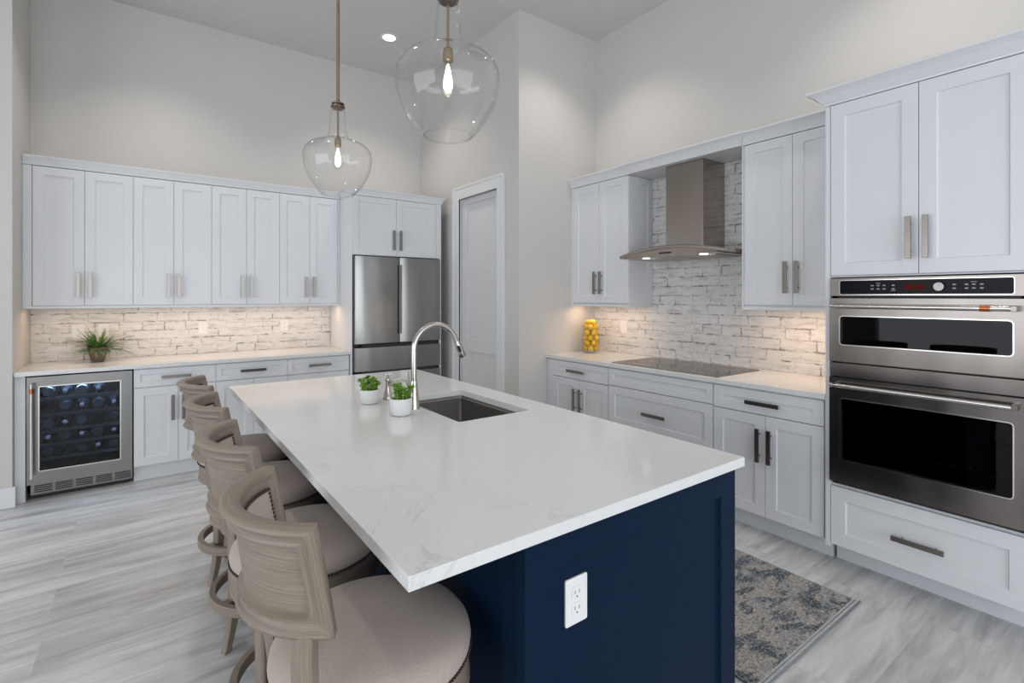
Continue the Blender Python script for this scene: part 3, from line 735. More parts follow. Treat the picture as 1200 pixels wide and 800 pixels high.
for i in range(5): btn.lathe([(0.0005, 0), (0.007, 0), (0.007, -0.006), (0.0005, -0.006)], (3.0975, HC-0.03+i*0.022, 1.762), 12, 'x')
build(btn, 'control_buttons', 'black', ub_)
for y in (HC-0.26, HC+0.24):
    l = bpy.data.lights.new('hood_lamp', 'SPOT'); l.energy = 2.2; l.spot_size = math.radians(120); l.spot_blend = 0.8; l.color = (1, 0.95, 0.88); l.shadow_soft_size = 0.03
    o = bpy.data.objects.new('lamp', l); C.objects.link(o); o.parent = t; o.location = Vector((3.165, y, 1.728))-Vector(t.location)

# ------------------------------------------------------------------ under-cabinet strip lights
def strip(fr, u0, u1, d0, z, power, label):
    uc = (u0+u1)/2
    t = thing('under_cabinet_light', label, 'light', fr.P(uc, d0, z))
    build(fbox(MB(), fr, u0, u1, d0-0.012, d0+0.012, z-0.009, z), 'housing', 'plastic', t)
    build(fbox(MB(), fr, u0+0.01, u1-0.01, d0-0.008, d0+0.008, z-0.011, z-0.0092), 'lens', 'strip', t)
    l = area('strip_lamp', (0, 0, 0), (0, 0, 0 if fr is Back else PI/2), u1-u0-0.02, 0.02, power, (1.0, 0.70, 0.46)); l.parent = t; l.location = (0, 0, -0.014)
strip(Back, -0.66, 1.55, 0.27, 1.3665, 3.8, 'slim warm strip light under the back wall cabinets')
strip(Right, 2.86, 3.46, 0.25, 1.3715, 1.5, 'slim warm strip light under the cabinet left of the hood')
strip(Right, 1.22, 1.78, 0.25, 1.3715, 1.8, 'slim warm strip light under the cabinet beside the ovens')

# ------------------------------------------------------------------ island
t = thing('kitchen_island', 'navy blue kitchen island cabinet with framed end panel', 'island', (1.12, 2.1, 0))
IX0, IX1, IY0, IY1 = 0.689, 1.558, 0.890, 3.315
mb = MB(); e = 0.02
mb.box(IX0+0.004, IX1-0.004, IY0+0.02, IY0+0.04, 0.0, 0.8835); mb.box(IX0, IX1, IY1-e, IY1, 0, 0.8835)
mb.box(IX1-0.04, IX1-0.02, IY0+0.04, IY1-e, 0.1, 0.8835); mb.box(IX1-0.10, IX1-0.08, IY0+0.04, IY1-e, 0, 0.1)
mb.box(IX0+0.026, IX0+0.046, IY0+0.04, IY1-e, 0, 0.8835); mb.box(IX0+0.046, IX1-0.04, IY0+0.04, IY1-e, 0.08, 0.1)
body = build(mb, 'body', 'navy', t)
class Front:
    @staticmethod
    def P(u, d, z): return (u, IY0+0.02-d, z)
ep = shaker(Front, IX0, IX1, 0.0, 0.8835, 0.0, t=0.02, st=0.080, rec=0.010, g=0.0)
build(ep, 'end_panel', 'navy', t)
# seating side panels, and doors on the working side
class ISide:
    @staticmethod
    def P(u, d, z): return (IX0+0.026-d, u, z)
for k in range(3):
    y0 = IY0+0.045+k*0.785; build(shaker(ISide, y0, y0+0.78, 0.0, 0.880, 0.0, t=0.012, st=0.07, rec=0.008), 'side_panel', 'navy', t)
class IWork:
    @staticmethod
    def P(u, d, z): return (IX1-0.02+d, u, z)
for k in range(5):
    y0 = IY0+0.045+k*0.474; dd = build(shaker(IWork, y0, y0+0.47, 0.105, 0.878, 0.0, t=0.02), 'door', 'navy', t)
    pull(IWork, y0+(0.43 if k % 2 == 0 else 0.04), 0.66, 0.02, dd)

SX0, SX1, SY0, SY1 = 1.062, 1.438, 1.822, 2.445
def slab_with_hole(x0, x1, y0, y1, z0, z1, hx0, hx1, hy0, hy1, r):
    mb = MB(); outer = [(x1, y1), (x0, y1), (x0, y0), (x1, y0)]
    cx, cy = (hx0+hx1)/2, (hy0+hy1)/2; inner = [(cx+p[0], cy+p[1]) for p in rrect(hx1-hx0, hy1-hy0, r, 5)]; k = 6
    for zi, z in enumerate((z1, z0)):
        mb.v += [(*p, z) for p in outer]+[(*p, z) for p in inner]
    N = 4+len(inner)
    for b0 in (0, N):
        for c_ in range(4):
            for i in range(5): mb.f.append((b0+c_, b0+4+c_*k+i, b0+4+c_*k+i+1))
            nx = (c_+1) % 4; mb.f.append((b0+c_, b0+4+c_*k+5, b0+4+nx*k, b0+nx))
    for i in range(4): mb.f.append((i, (i+1) % 4, N+(i+1) % 4, N+i))
    L = len(inner)
    for i in range(L): mb.f.append((4+i, 4+(i+1) % L, N+4+(i+1) % L, N+4+i))
    return mb
it = build(slab_with_hole(0.399, 1.586, 0.872, 3.342, 0.884, 0.914, SX0, SX1, SY0, SY1, 0.012), 'island_countertop', 'quartz', bev=0.0015)
tag(it, 'large white quartz slab topping the navy island', 'countertop')

# sink
t = thing('undermount_sink', 'dark stainless undermount sink in the island top', 'sink', ((SX0+SX1)/2, (SY0+SY1)/2, 0.66))
mb = MB(); cx, cy = (SX0+SX1)/2, (SY0+SY1)/2
def ringp(ex, z, r): return [(cx+p[0], cy+p[1], z) for p in rrect(SX1-SX0+2*ex, SY1-SY0+2*ex, r, 5)]
secs = [ringp(0.03, 0.8835, 0.03), ringp(0.03, 0.880, 0.03), ringp(0.012, 0.878, 0.02), ringp(0.010, 0.70, 0.02), ringp(-0.01, 0.672, 0.02), ringp(-0.16, 0.668, 0.01), ringp(-0.16, 0.666, 0.01), ringp(-0.006, 0.668, 0.02), ringp(0.006, 0.70, 0.016), ringp(0.004, 0.868, 0.016), ringp(-0.012, 0.869, 0.014), ringp(-0.012, 0.872, 0.014), ringp(0.002, 0.873, 0.016), ringp(0.002, 0.8835, 0.016)]
mb.loft(secs, loop=True, caps=False); mb.box(cx-0.03, cx+0.03, cy-0.16, cy+0.16, 0.6665, 0.668)
build(mb, 'bowl', 'sink', t)
build(MB().lathe([(0.0005, 0.0), (0.038, 0.0), (0.042, 0.003), (0.044, 0.0), (0.044, -0.002), (0.0005, -0.002)], (cx, cy+0.05, 0.6705), 24), 'drain', 'faucet', t)

# faucet
FX, FY = 1.018, 2.165
t = thing('kitchen_faucet', 'brushed nickel gooseneck faucet rising beside the island sink', 'faucet', (FX, FY, 0.914))
bd = MB().lathe([(0.0005, 0), (0.027, 0), (0.027, 0.006), (0.0245, 0.012), (0.022, 0.05), (0.0165, 0.125), (0.0155, 0.13), (0.0005, 0.13)], (FX, FY, 0.9142), 24)
build(bd, 'body', 'faucet', t)
pts = [(FX, FY, 1.04), (FX, FY, 1.12), (FX, FY, 1.19)]
RA = 0.115
for i in range(1, 17):
    a = PI*0.89*i/16; pts.append((FX+RA-RA*math.cos(a), FY-0.0, 1.19+RA*math.sin(a)))
last = Vector(pts[-1]); dr_ = (Vector(pts[-1])-Vector(pts[-2])).normalized()
pts.append(tuple(last+dr_*0.012))
build(MB().tube(pts, 0.0128, 16), 'spout', 'faucet', t)
hd = last+dr_*0.008
sh = build(MB().tube([hd, hd+dr_*0.012, hd+dr_*0.014, hd+dr_*0.05, hd+dr_*0.085, hd+dr_*0.09], [0.0145, 0.0145, 0.0155, 0.0185, 0.0205, 0.018], 18), 'spray_head', 'faucet', t)
side = Vector((-0.5, -0.85, 0)).normalized(); pc = hd+dr_*0.045+side*0.0155
build(MB().tube([pc-dr_*0.018, pc-dr_*0.012, pc+dr_*0.012, pc+dr_*0.018], [0.004, 0.0078, 0.0078, 0.004], 12), 'spray_button', 'black', sh)
lv = MB().tube([(FX, FY+0.015, 1.0), (FX, FY+0.045, 1.006), (FX, FY+0.06, 1.02), (FX, FY+0.075, 1.075)], [0.010, 0.009, 0.007, 0.0055], 12)
build(lv, 'lever_handle', 'faucet', t)

# small side tap next to it
DX, DYY = 1.000, 2.435
t = thing('filtered_water_tap', 'small brushed nickel side tap with a cross handle behind the gooseneck faucet', 'tap', (DX, DYY, 0.914))
build(MB().lathe([(0.0005, 0), (0.025, 0), (0.026, 0.005), (0.022, 0.018), (0.014, 0.055), (0.0105, 0.085), (0.013, 0.092), (0.014, 0.10), (0.010, 0.112), (0.006, 0.118), (0.0005, 0.119)], (DX, DYY, 0.9142), 24), 'body', 'faucet', t)
pts = [(DX, DYY, 0.975), (DX+0.012, DYY-0.01, 1.0), (DX+0.03, DYY-0.025, 1.014), (DX+0.055, DYY-0.045, 1.017), (DX+0.075, DYY-0.062, 1.005), (DX+0.082, DYY-0.068, 0.985)]
def smooth_pts(P_, n=5):
    out = []; P_ = [Vector(p) for p in P_]
    for i in range(len(P_)-1):
        p0 = P_[max(i-1, 0)]; p1 = P_[i]; p2 = P_[i+1]; p3 = P_[min(i+2, len(P_)-1)]
        for k in range(n):
            u = k/n; out.append(0.5*((2*p1)+(-p0+p2)*u+(2*p0-5*p1+4*p2-p3)*u*u+(-p0+3*p1-3*p2+p3)*u**3))
    out.append(P_[-1]); return out
build(MB().tube(smooth_pts(pts), 0.0065, 12), 'spout', 'faucet', t)
hm = MB().cyl((DX, DYY, 1.03), (DX, DYY, 1.045), 0.004, 10); hm.cyl((DX-0.018, DYY+0.006, 1.043), (DX+0.018, DYY-0.006, 1.043), 0.0035, 10); hm.sphere((DX-0.019, DYY+0.006, 1.043), 0.005); hm.sphere((DX+0.019, DYY-0.006, 1.043), 0.005)
build(hm, 'cross_handle', 'faucet', t)

# succulents
def leafmesh(mb, base, direc, L, w_, lift, rnd_, thick=0.002):
    """one pointed, cupped leaf"""
    base = Vector(base); d = Vector(direc).normalized(); up = Vector((0, 0, 1)); s = d.cross(up)
    if s.length < 0.05: s = Vector((1, 0, 0))
    s.normalize(); nrm = s.cross(d).normalized(); n = 4; secs = []
    for i in range(n+1):
        u = i/n; c_ = base+d*L*u+up*lift*L*(u*u)*-1
        ww = w_*math.sin(PI*min(0.97, 0.12+0.85*u))**0.8
        secs.append([c_-s*ww, c_-nrm*thick, c_+s*ww, c_+nrm*thick*0.4-nrm*0.0])
    mb.loft(secs)
def succulent(x, y, r, h_, seed, label):
    random.seed(seed); z0 = 0.9142
    t = thing('potted_succulent', label, 'plant', (x, y, z0), 'potted succulents on the island')
    pf = [(0.0005, 0), (r*0.66, 0.0), (r*0.80, 0.004), (r*0.94, h_*0.30), (r, h_*0.62), (r*0.97, h_*0.98), (r*0.94, h_), (r*0.88, h_*0.98), (r*0.86, h_*0.86), (0.0005, h_*0.86)]
    build(MB().lathe(pf, (x, y, z0), 36), 'pot', 'pot', t)
    build(MB().lathe([(0.0005, h_*0.862), (r*0.85, h_*0.862), (r*0.6, h_*0.95), (0.0005, h_*1.0)], (x, y, z0), 20), 'soil', 'soil', t)
    lf = MB()
    for k in range(32):
        a = random.uniform(0, 2*PI); rr = r*0.80*math.sqrt(random.random()); hx = random.uniform(0.014, 0.068)*(1-0.3*rr/r)
        cx_, cy_ = x+rr*math.cos(a), y+rr*math.sin(a); top = Vector((cx_+math.cos(a)*0.008, cy_+math.sin(a)*0.008, z0+h_*0.93+hx))
        lf.tube([(cx_, cy_, z0+h_*0.86), tuple(top)], 0.0022, 6)
        for q in range(9):
            b_ = 2*PI*q/9+random.uniform(-0.3, 0.3); el = random.uniform(0.1, 1.0)
            leafmesh(lf, top, (math.cos(b_)*math.cos(el), math.sin(b_)*math.cos(el), math.sin(el)), random.uniform(0.015, 0.024), random.uniform(0.006, 0.009), 0.1, 0)
    build(lf, 'foliage', 'leaf', t, weld=False)
succulent(0.893, 2.400, 0.047, 0.070, 3, 'small white pot of green succulents, the farther one by the side tap')
succulent(0.918, 2.085, 0.050, 0.076, 8, 'small white pot of green succulents, the nearer one in front of the faucet')

# grassy plant on the back counter
random.seed(5); GX, GY, GZ = -0.305, 5.24, 0.9142
t = thing('potted_grass_plant', 'spiky green plant in a brown pot inside flared clear glass on the left counter', 'plant', (GX, GY, GZ))
build(MB().lathe([(0.0005, 0.006), (0.040, 0.006), (0.043, 0.012), (0.062, 0.085), (0.067, 0.105), (0.067, 0.115), (0.060, 0.115), (0.056, 0.10), (0.0005, 0.098)], (GX, GY, GZ), 28), 'pot', 'terracotta', t)
gv = build(MB().lathe([(0.0005, 0.0), (0.050, 0.0), (0.058, 0.01), (0.078, 0.06), (0.105, 0.125), (0.102, 0.125), (0.075, 0.062), (0.055, 0.012), (0.048, 0.0035), (0.0005, 0.0035)], (GX, GY, GZ), 36), 'glass_cachepot', 'vase_glass', t)
lf = MB()
for k in range(210):
    a = random.uniform(0, 2*PI); L = random.uniform(0.13, 0.27); el = random.uniform(0.12, 1.4); L *= (1.0 if el < 0.8 else 0.8)*(0.72 if math.sin(a) < -0.5 else 1.0)
    bx, by = GX+0.03*math.cos(a)*random.random(), GY+0.03*math.sin(a)*random.random()
    dv = Vector((math.cos(a), math.sin(a)*0.8, 0)); sd = Vector((-math.sin(a), math.cos(a), 0)); secs = []; n = 6; z0 = GZ+0.100
    for i in range(n+1):
        u = i/n; s = u*L; e_ = el-u*0.75*(1.2-el*0.5)
        if i == 0: p = Vector((bx, by, z0))
        else: p = p+(dv*math.cos(e_)+Vector((0, 0, math.sin(e_))))*L/n
        p.y = min(p.y, 5.43); p.z = max(p.z, GZ+0.035)
        w_ = 0.0062*(1-u**2.5)+0.0005
        secs.append([p-sd*w_, p+Vector((0, 0, -0.0012)), p+sd*w_, p+Vector((0, 0, 0.0006))])
    lf.loft(secs)
build(lf, 'foliage', 'grass', t, weld=False)

# lemons in a glass vase
VX, VY = 3.365, 3.335
vz = 0.9142
vs = MB().lathe([(0.0005, 0), (0.076, 0.0), (0.080, 0.004), (0.084, 0.245), (0.0845, 0.262), (0.081, 0.262), (0.0765, 0.022), (0.070, 0.016), (0.0005, 0.016)], (VX, VY, vz), 40)
tag(build(vs, 'glass_vase', 'vase_glass', origin=(VX, VY, vz)), 'clear glass cylinder vase full of lemons at the counter end', 'vase')
lm = None; random.seed(2)
spots = []
for L in range(5):
    for k in range(5): spots.append((0.0475, 2*PI*(k+0.5*(L % 2))/5, vz+0.048+L*0.0475))
spots += [(0.034, 0.5, vz+0.283), (0.034, 0.5+2*PI/3, vz+0.283), (0.034, 0.5+4*PI/3, vz+0.283)]
for i, (rr, a, z) in enumerate(spots):
    if lm is None:
        pr = [(0.0005, -0.036), (0.004, -0.0335), (0.008, -0.031), (0.017, -0.025), (0.025, -0.014), (0.028, 0), (0.025, 0.014), (0.017, 0.025), (0.008, 0.031), (0.005, 0.034), (0.0005, 0.037)]
        lm = build(MB().lathe([(r_*0.94, z_*0.84) for r_, z_ in pr], (0, 0, 0), 18), 'lemon', 'lemon', origin=(0, 0, 0)); o = lm
    else: o = lm.copy(); C.objects.link(o)
    o.location = (VX+rr*math.cos(a), VY+rr*math.sin(a), z); o.rotation_euler = (random.uniform(-0.5, 0.5), random.uniform(-0.5, 0.5), random.uniform(0, 6))
    tag(o, 'bright yellow lemon piled in the clear glass vase', 'lemon', 'lemons in the glass vase')

# ------------------------------------------------------------------ outlets
def outlet(fr, uc, zc, d0, label, kind='duplex', w_=0.072, h_=0.114, cat='outlet', name='power_outlet'):
    t = thing(name, label, cat, fr.P(uc, d0, zc))
    build(fprism(MB(), fr, rrect(w_, h_, 0.004, 3), uc, zc, d0, d0+0.005), 'cover_plate', 'plastic', t, 0.0008)
    if kind == 'switch':
        build(fbox(MB(), fr, uc-0.016, uc+0.016, d0+0.005, d0+0.008, zc-0.033, zc+0.033), 'rocker', 'plastic', t, 0.001); return t
    for s_ in (-1, 1):
        z = zc+s_*0.0195
        f = build(fprism(MB(), fr, rrect(0.034, 0.030, 0.008, 4), uc, z, d0+0.005, d0+0.007), 'receptacle', 'plastic', t)
        sl = MB(); fbox(sl, fr, uc-0.0080, uc-0.0060, d0+0.007, d0+0.0073, z-0.002, z+0.007); fbox(sl, fr, uc+0.0060, uc+0.0080, d0+0.007, d0+0.0073, z-0.002, z+0.007)
        fprism(sl, fr, [(0.0024*math.cos(k*PI/4), 0.0024*math.sin(k*PI/4)) for k in range(8)], uc, z-0.009, d0+0.007, d0+0.0073)
        build(sl, 'slots', 'slot', f)
    return t
class Panel:
    @staticmethod
    def P(u, d, z): return (u, IY0+0.010-d, z)
outlet(Panel, 0.853, 0.697, 0.0, 'white duplex outlet on the navy end panel of the island')
outlet(Back, -0.441, 1.150, 0.0105, 'white outlet on the tile, left of the two behind the spiky plant')
outlet(Back, -0.280, 1.150, 0.0105, 'white outlet on the tile, right of the two behind the spiky plant')
outlet(Back, 0.438, 1.149, 0.0105, 'white switch plate on the back tile in the middle of the counter', 'switch', cat='switch', name='light_switch')
outlet(Back, 1.137, 1.150, 0.0105, 'white outlet plate on the back tile toward the fridge')
outlet(Right, 3.134, 1.160, 0.0095, 'white switch plate on the tile between lemon vase and cooktop', 'switch', cat='switch', name='light_switch')

# ------------------------------------------------------------------ rug
t = thing('area_rug', 'distressed grey and navy rug between the island and the cabinets', 'rug', (2.25, 1.75, 0))
build(MB().box(1.80, 2.705, 0.962, 2.50, 0.001, 0.009), 'pile', 'rug', t, 0.002)
build(MB().box(1.80, 2.709, 0.935, 0.9615, 0.001, 0.0045), 'hem', 'rugedge', t, 0.001)
bd = MB().tube([(1.80, 0.933, 0.0045), (2.722, 0.933, 0.0045)], 0.0034, 8); bd.tube([(1.80, 0.950, 0.0048), (2.712, 0.950, 0.0048)], 0.0022, 8)
build(bd, 'binding', 'binding', t)

# ------------------------------------------------------------------ pendants
def pendant(x, y, label):
    z0 = 2.02
    t = thing('pendant_light', label, 'pendant light', (x, y, z0), 'glass pendants over the island')
    out = [(0.087, 0.008), (0.103, 0.022), (0.119, 0.040), (0.134, 0.058), (0.146, 0.077), (0.157, 0.095), (0.166, 0.112), (0.179, 0.146), (0.187, 0.180), (0.190, 0.212), (0.189, 0.236), (0.183, 0.258), (0.172, 0.275), (0.155, 0.290), (0.132, 0.302), (0.105, 0.312), (0.082, 0.320), (0.066, 0.329), (0.057, 0.345), (0.051, 0.375), (0.047, 0.41), (0.044, 0.45), (0.041, 0.48), (0.038, 0.505)]
    # smooth the profile
    P_ = smooth_pts([(r_, z_, 0) for r_, z_ in out], 3)
    mb = MB(); mb.loft([[(x+p.x*math.cos(2*PI*i/64), y+p.x*math.sin(2*PI*i/64), z0+p.y) for i in range(64)] for p in P_], caps=False)
    g = build(mb, 'glass_shade', 'glass', t)
    sd = g.modifiers.new('solid', 'SOLIDIFY'); sd.thickness = 0.003; sd.offset = -1
    rm_ = MB(); n = 64
    rm_.loft([[(x+(0.088+a)*math.cos(2*PI*i/n), y+(0.088+a)*math.sin(2*PI*i/n), z0+0.008+b_) for a, b_ in ((-0.0025, -0.002), (0.0015, -0.002), (0.0015, 0.002), (-0.0025, 0.002))] for i in range(n)], loop=True, caps=False)
    build(rm_, 'glass_lip', 'glass', g)
    cpb = MB().lathe([(0.0005, 0.500), (0.030, 0.500), (0.038, 0.506), (0.041, 0.513), (0.038, 0.518), (0.026, 0.520), (0.026, 0.524), (0.034, 0.527), (0.036, 0.532), (0.030, 0.537), (0.014, 0.541), (0.009, 0.556), (0.0005, 0.556)], (x, y, z0), 28)
    build(cpb, 'cap', 'bronze', t)
    build(MB().cyl((x, y, z0+0.5), (x, y, z0+0.325), 0.0055, 12), 'inner_rod', 'brass', t)
    build(MB().cyl((x, y, z0+0.55), (x, y, CEIL-0.02), 0.0095, 14), 'rod', 'brass', t)
    build(MB().lathe([(0.0005, 0), (0.065, 0), (0.065, -0.018), (0.060, -0.022), (0.0005, -0.022)], (x, y, CEIL), 28), 'ceiling_canopy', 'brass', t)
    build(MB().lathe([(0.0005, 0.335), (0.012, 0.335), (0.018, 0.328), (0.019, 0.290), (0.0185, 0.285), (0.0005, 0.285)], (x, y, z0), 22), 'socket', 'brass', t)
    bl = build(MB().lathe([(0.0005, 0.286), (0.013, 0.286), (0.014, 0.270), (0.021, 0.235), (0.028, 0.205), (0.029, 0.190), (0.024, 0.172), (0.012, 0.160), (0.0005, 0.157)], (x, y, z0), 24), 'bulb', 'glass', t)
    fl_ = MB()
    fl_.lathe([(0.0005, 0.168), (0.009, 0.173), (0.015, 0.185), (0.017, 0.200), (0.014, 0.222), (0.009, 0.248), (0.005, 0.268), (0.0005, 0.275)], (x, y, z0), 14)
    build(fl_, 'filament', 'filament', bl)
    l = bpy.data.lights.new('pendant_lamp', 'POINT'); l.energy = 7; l.color = (1.0, 0.78, 0.55); l.shadow_soft_size = 0.01
    o = bpy.data.objects.new('lamp', l); C.objects.link(o); o.parent = t; o.location = (0, 0, 0.21)
    return t
pendant(0.90, 1.625, 'nearer, larger-looking clear glass bell pendant over the island')
pendant(0.90, 2.926, 'farther clear glass bell pendant on a long brass rod')

# ------------------------------------------------------------------ stools
def make_stool():
    t = thing('counter_stool', '', 'stool', (0, 0, 0), 'upholstered swivel stools along the island')
    # backrest: curved frame around (-0.054, 0), opening to +x (towards the island)
    BX = -0.062; Z0, Z1 = 0.785, 1.012
    def Ro(z):
        q = (z-Z0)/(Z1-Z0); return 0.228+0.032*q**1.15
    def HAz(z):
        q = (z-Z0)/(Z1-Z0); return math.radians(65.5-8.0*q)
    HA = math.radians(63)
    def hout(d):
        pts_ = [(0, -0.004), (0.003, 0.003), (0.009, 0.006), (0.015, 0.004), (0.019, -0.003), (0.027, -0.008), (0.034, -0.007), (0.039, -0.002), (0.044, -0.003), (0.047, -0.016), (9, -0.016)]
        for (a, x), (b_, y) in zip(pts_, pts_[1:]):
            if d <= b_: return x+(y-x)*(d-a)/(b_-a)
        return -0.016
    def hin(d):
        pts_ = [(0, -0.003), (0.004, 0.000), (0.012, 0.0015), (0.019, 0.0), (0.023, -0.003), (0.042, -0.003), (0.046, -0.006), (9, -0.006)]
        for (a, x), (b_, y) in zip(pts_, pts_[1:]):
            if d <= b_: return x+(y-x)*(d-a)/(b_-a)
        return -0.006
    key = [0, 0.004, 0.010, 0.017, 0.021, 0.028, 0.034, 0.040, 0.046, 0.049]
    Lz = Z1-Z0; zs = [Z0+k for k in key]+[Z0+0.055+(Lz-0.11)*i/8 for i in range(9)]+[Z1-k for k in reversed(key)]
    La = 0.25*HA*2; ss = [k for k in key]+[0.055+(La-0.11)*i/48 for i in range(49)]+[La-k for k in reversed(key)]
    TH = 0.033
    def pt(s, z, h):
        hz = HAz(z); a = PI-hz+2*hz*(s/La); return (BX+h*math.cos(a), h*math.sin(a), z)
    mb = MB(); ns, nz = len(ss), len(zs)
    def surf(inner):
        base_ = len(mb.v)
        for s in ss:
            for z in zs:
                d = min(s, La-s, z-Z0, Z1-z)
                r = Ro(z)+hout(d) if not inner else Ro(z)-TH-hin(d)
                mb.v.append(pt(s, z, r))
        for i in range(ns-1):
            for j_ in range(nz-1):
                fi = len(mb.f); mb.f.append((base_+i*nz+j_, base_+(i+1)*nz+j_, base_+(i+1)*nz+j_+1, base_+i*nz+j_+1))
                sm_ = min((zs[j_]+zs[j_+1])/2-Z0, Z1-(zs[j_]+zs[j_+1])/2); ds = min((ss[i]+ss[i+1])/2, La-(ss[i]+ss[i+1])/2)
                if ds < sm_ and ds < 0.049: mb.uv[fi] = [(zs[j_], ss[i]), (zs[j_], ss[i+1]), (zs[j_+1], ss[i+1]), (zs[j_+1], ss[i])]
                else: mb.uv[fi] = [(ss[i], zs[j_]), (ss[i+1], zs[j_]), (ss[i+1], zs[j_+1]), (ss[i], zs[j_+1])]
                mb.sm.add(fi)
        return base_
    b0 = surf(False); b1 = surf(True)
    def rimface(a, b_, c_, d, uvs):
        fi = len(mb.f); mb.f.append((a, b_, c_, d)); mb.uv[fi] = uvs; mb.sm.add(fi)
    for i in range(ns-1):
        for j_ in (0, nz-1): rimface(b0+i*nz+j_, b0+(i+1)*nz+j_, b1+(i+1)*nz+j_, b1+i*nz+j_, [(ss[i], 0), (ss[i+1], 0), (ss[i+1], TH), (ss[i], TH)])
    for j_ in range(nz-1):
        for i in (0, ns-1): rimface(b0+i*nz+j_, b0+i*nz+j_+1, b1+i*nz+j_+1, b1+i*nz+j_, [(zs[j_], 0), (zs[j_+1], 0), (zs[j_+1], TH), (zs[j_], TH)])
    fr_ = build(mb, 'backrest', 'wood', t, angle=50)
    # upholstered inner pad
    mb = MB(); e = 0.046; nu, nv = 30, 10; secs = []
    def pad(i, j_, off):
        s = e+(La-2*e)*i/nu; z = Z0+e+(Lz-2*e)*j_/nv
        bul = 0.012*min(1, 5*min(i/nu, 1-i/nu)*1.6)*min(1, 3*min(j_/nv, 1-j_/nv))
        return pt(s, z, Ro(z)-TH-0.0-off*(0.002+bul)+(1-off)*0.006)
    for i in range(nu+1): secs.append([pad(i, j_, 1) for j_ in range(nv+1)]+[pad(i, j_, 0) for j_ in reversed(range(nv+1))])
    build(mb.loft(secs), 'back_cushion', 'linen', fr_)
    nh = MB()
    def nail(p): nh.sphere(p, 0.0042, 6, 4)
    ee = e-0.001; n_ = int((La-2*ee)/0.0088)
    for i in range(n_+1):
        s = ee+(La-2*ee)*i/n_
        for z in (Z0+ee, Z1-ee): nail(pt(s, z, Ro(z)-TH-0.002))
    for i in range(1, 14):
        z = Z0+ee+(Lz-2*ee)*i/14
        for s in (ee, La-ee): nail(pt(s, z, Ro(z)-TH-0.002))
    build(nh, 'nailhead_trim', 'nail', fr_, weld=False)
    # posts carrying the backrest
    for sg in (-1, 1):
        secs = []
        for (z, r, w_, th) in ((0.510, 0.236, 0.050, 0.022), (0.575, 0.246, 0.048, 0.022), (0.66, 0.258, 0.046, 0.022), (0.74, 0.264, 0.046, 0.022), (0.795, 0.264, 0.048, 0.022)):
            a = math.radians(180+sg*40); c_ = Vector((r*math.cos(a), r*math.sin(a), z)); er = Vector((math.cos(a), math.sin(a), 0)); et = Vector((-math.sin(a), math.cos(a), 0))
            secs.append([c_-et*w_/2-er*th/2, c_+et*w_/2-er*th/2, c_+et*w_/2+er*th/2, c_+et*0.004+er*(th/2+0.003), c_-et*0.004+er*(th/2+0.003), c_-et*w_/2+er*th/2])
        build(MB().loft(secs, smooth=False), 'back_post', 'wood', t)
    # seat
    cu_ = build(MB().lathe([(0.0005, 0.672), (0.06, 0.6715), (0.12, 0.669), (0.165, 0.663), (0.198, 0.655), (0.220, 0.643), (0.231, 0.628), (0.234, 0.612), (0.232, 0.598), (0.228, 0.590), (0.0005, 0.588)], (0, 0, 0), 72), 'seat_cushion', 'linen', t)
    nh = MB(); n_ = 160
    for i in range(n_): nh.sphere((0.2335*math.cos(2*PI*i/n_), 0.2335*math.sin(2*PI*i/n_), 0.597), 0.0042, 6, 4)
    build(nh, 'nailhead_trim', 'nail', cu_, weld=False)
    def rsec(prof, n=72): return [[(r_*math.cos(2*PI*i/n), r_*math.sin(2*PI*i/n), z_) for r_, z_ in prof] for i in range(n)]
    build(MB().loft(rsec([(0.10, 0.588), (0.226, 0.588), (0.229, 0.584), (0.229, 0.530), (0.232, 0.524), (0.232, 0.510), (0.225, 0.503), (0.10, 0.503)]), loop=True, caps=False), 'seat_frame', 'wood', t)
    build(MB().lathe([(0.0005, 0.503), (0.09, 0.503), (0.09, 0.494), (0.0005, 0.494)], (0, 0, 0), 24), 'swivel_plate', 'black', t)
    build(MB().loft(rsec([(0.02, 0.494), (0.185, 0.494), (0.193, 0.488), (0.193, 0.462), (0.187, 0.454), (0.02, 0.454)]), loop=True, caps=False), 'leg_frame', 'wood', t)
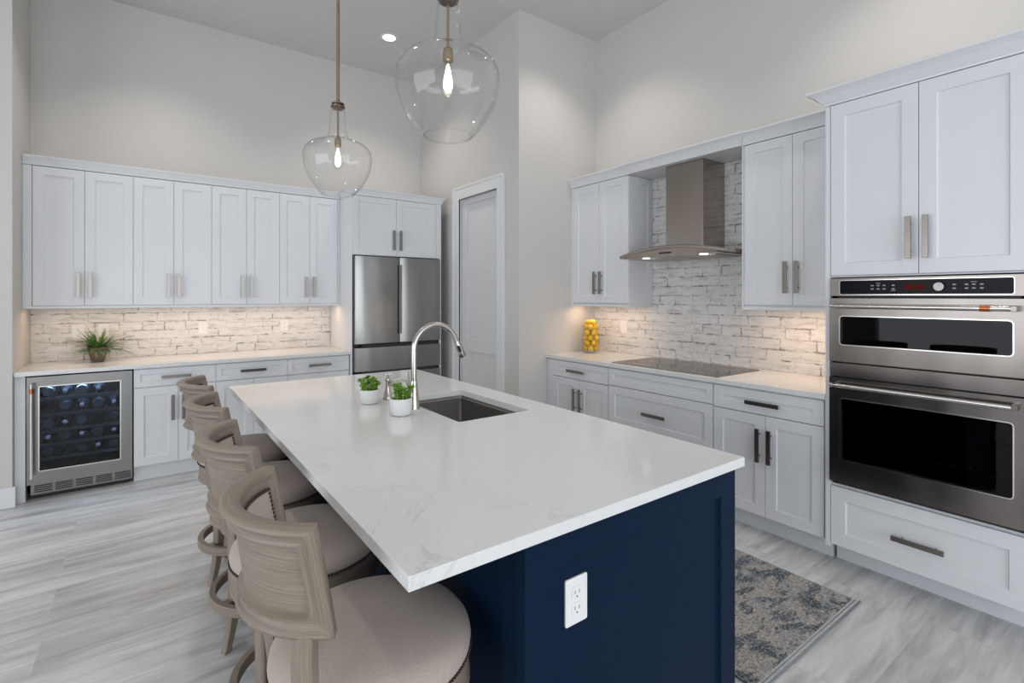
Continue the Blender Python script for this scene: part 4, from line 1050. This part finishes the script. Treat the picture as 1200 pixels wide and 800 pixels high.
    for k in range(4):
        a = PI/2*k+math.radians(26); er = Vector((math.cos(a), math.sin(a), 0)); et = Vector((-math.sin(a), math.cos(a), 0)); secs = []
        for (z, r, dep, w_) in ((0.485, 0.166, 0.048, 0.044), (0.40, 0.165, 0.046, 0.042), (0.31, 0.164, 0.043, 0.040), (0.23, 0.166, 0.041, 0.038), (0.16, 0.171, 0.038, 0.036), (0.09, 0.182, 0.034, 0.033), (0.035, 0.195, 0.031, 0.031), (0.0, 0.204, 0.029, 0.030)):
            c_ = er*r+Vector((0, 0, z)); q = 0.006
            secs.append([c_+er*(x*dep/2)+et*(y*w_/2) for x, y in ((-1, -0.75), (-0.75, -1), (0.75, -1), (1, -0.75), (1, 0.75), (0.75, 1), (-0.75, 1), (-1, 0.75))])
        build(MB().loft(secs, smooth=False), 'leg', 'wood', t)
    fr2 = MB().loft(rsec([(0.211, 0.171), (0.232, 0.171), (0.235, 0.175), (0.235, 0.205), (0.232, 0.209), (0.211, 0.209)]), loop=True, caps=False)
    for k in range(4):
        a = PI/2*k+math.radians(26); er = Vector((math.cos(a), math.sin(a), 0)); et = Vector((-math.sin(a), math.cos(a), 0)); secs = []
        for r in (0.175, 0.214):
            c_ = er*r+Vector((0, 0, 0.190)); secs.append([c_+et*x+Vector((0, 0, y)) for x, y in ((-0.016, -0.014), (0.016, -0.014), (0.016, 0.014), (-0.016, 0.014))])
        fr2.loft(secs, smooth=False)
    build(fr2, 'foot_ring', 'wood', t)
    return t
st0 = make_stool()
stool_lbl = ['nearest counter stool, its whole round beige seat beside the island corner',
             'second nearest counter stool, between the front stool and the third',
             'third counter stool from the front, its foot ring over the open floor',
             'farthest counter stool, its curved back against the white base cabinets']
for i, (x, y, rz) in enumerate(((0.449, 1.178, 0.0), (0.447, 1.780, 0.01), (0.449, 2.405, -0.01), (0.452, 2.990, 0.0))):
    o = st0 if i == 0 else copy_tree(st0)
    o.location = (x, y, 0); o.rotation_euler = (0, 0, rz); o['label'] = stool_lbl[i]
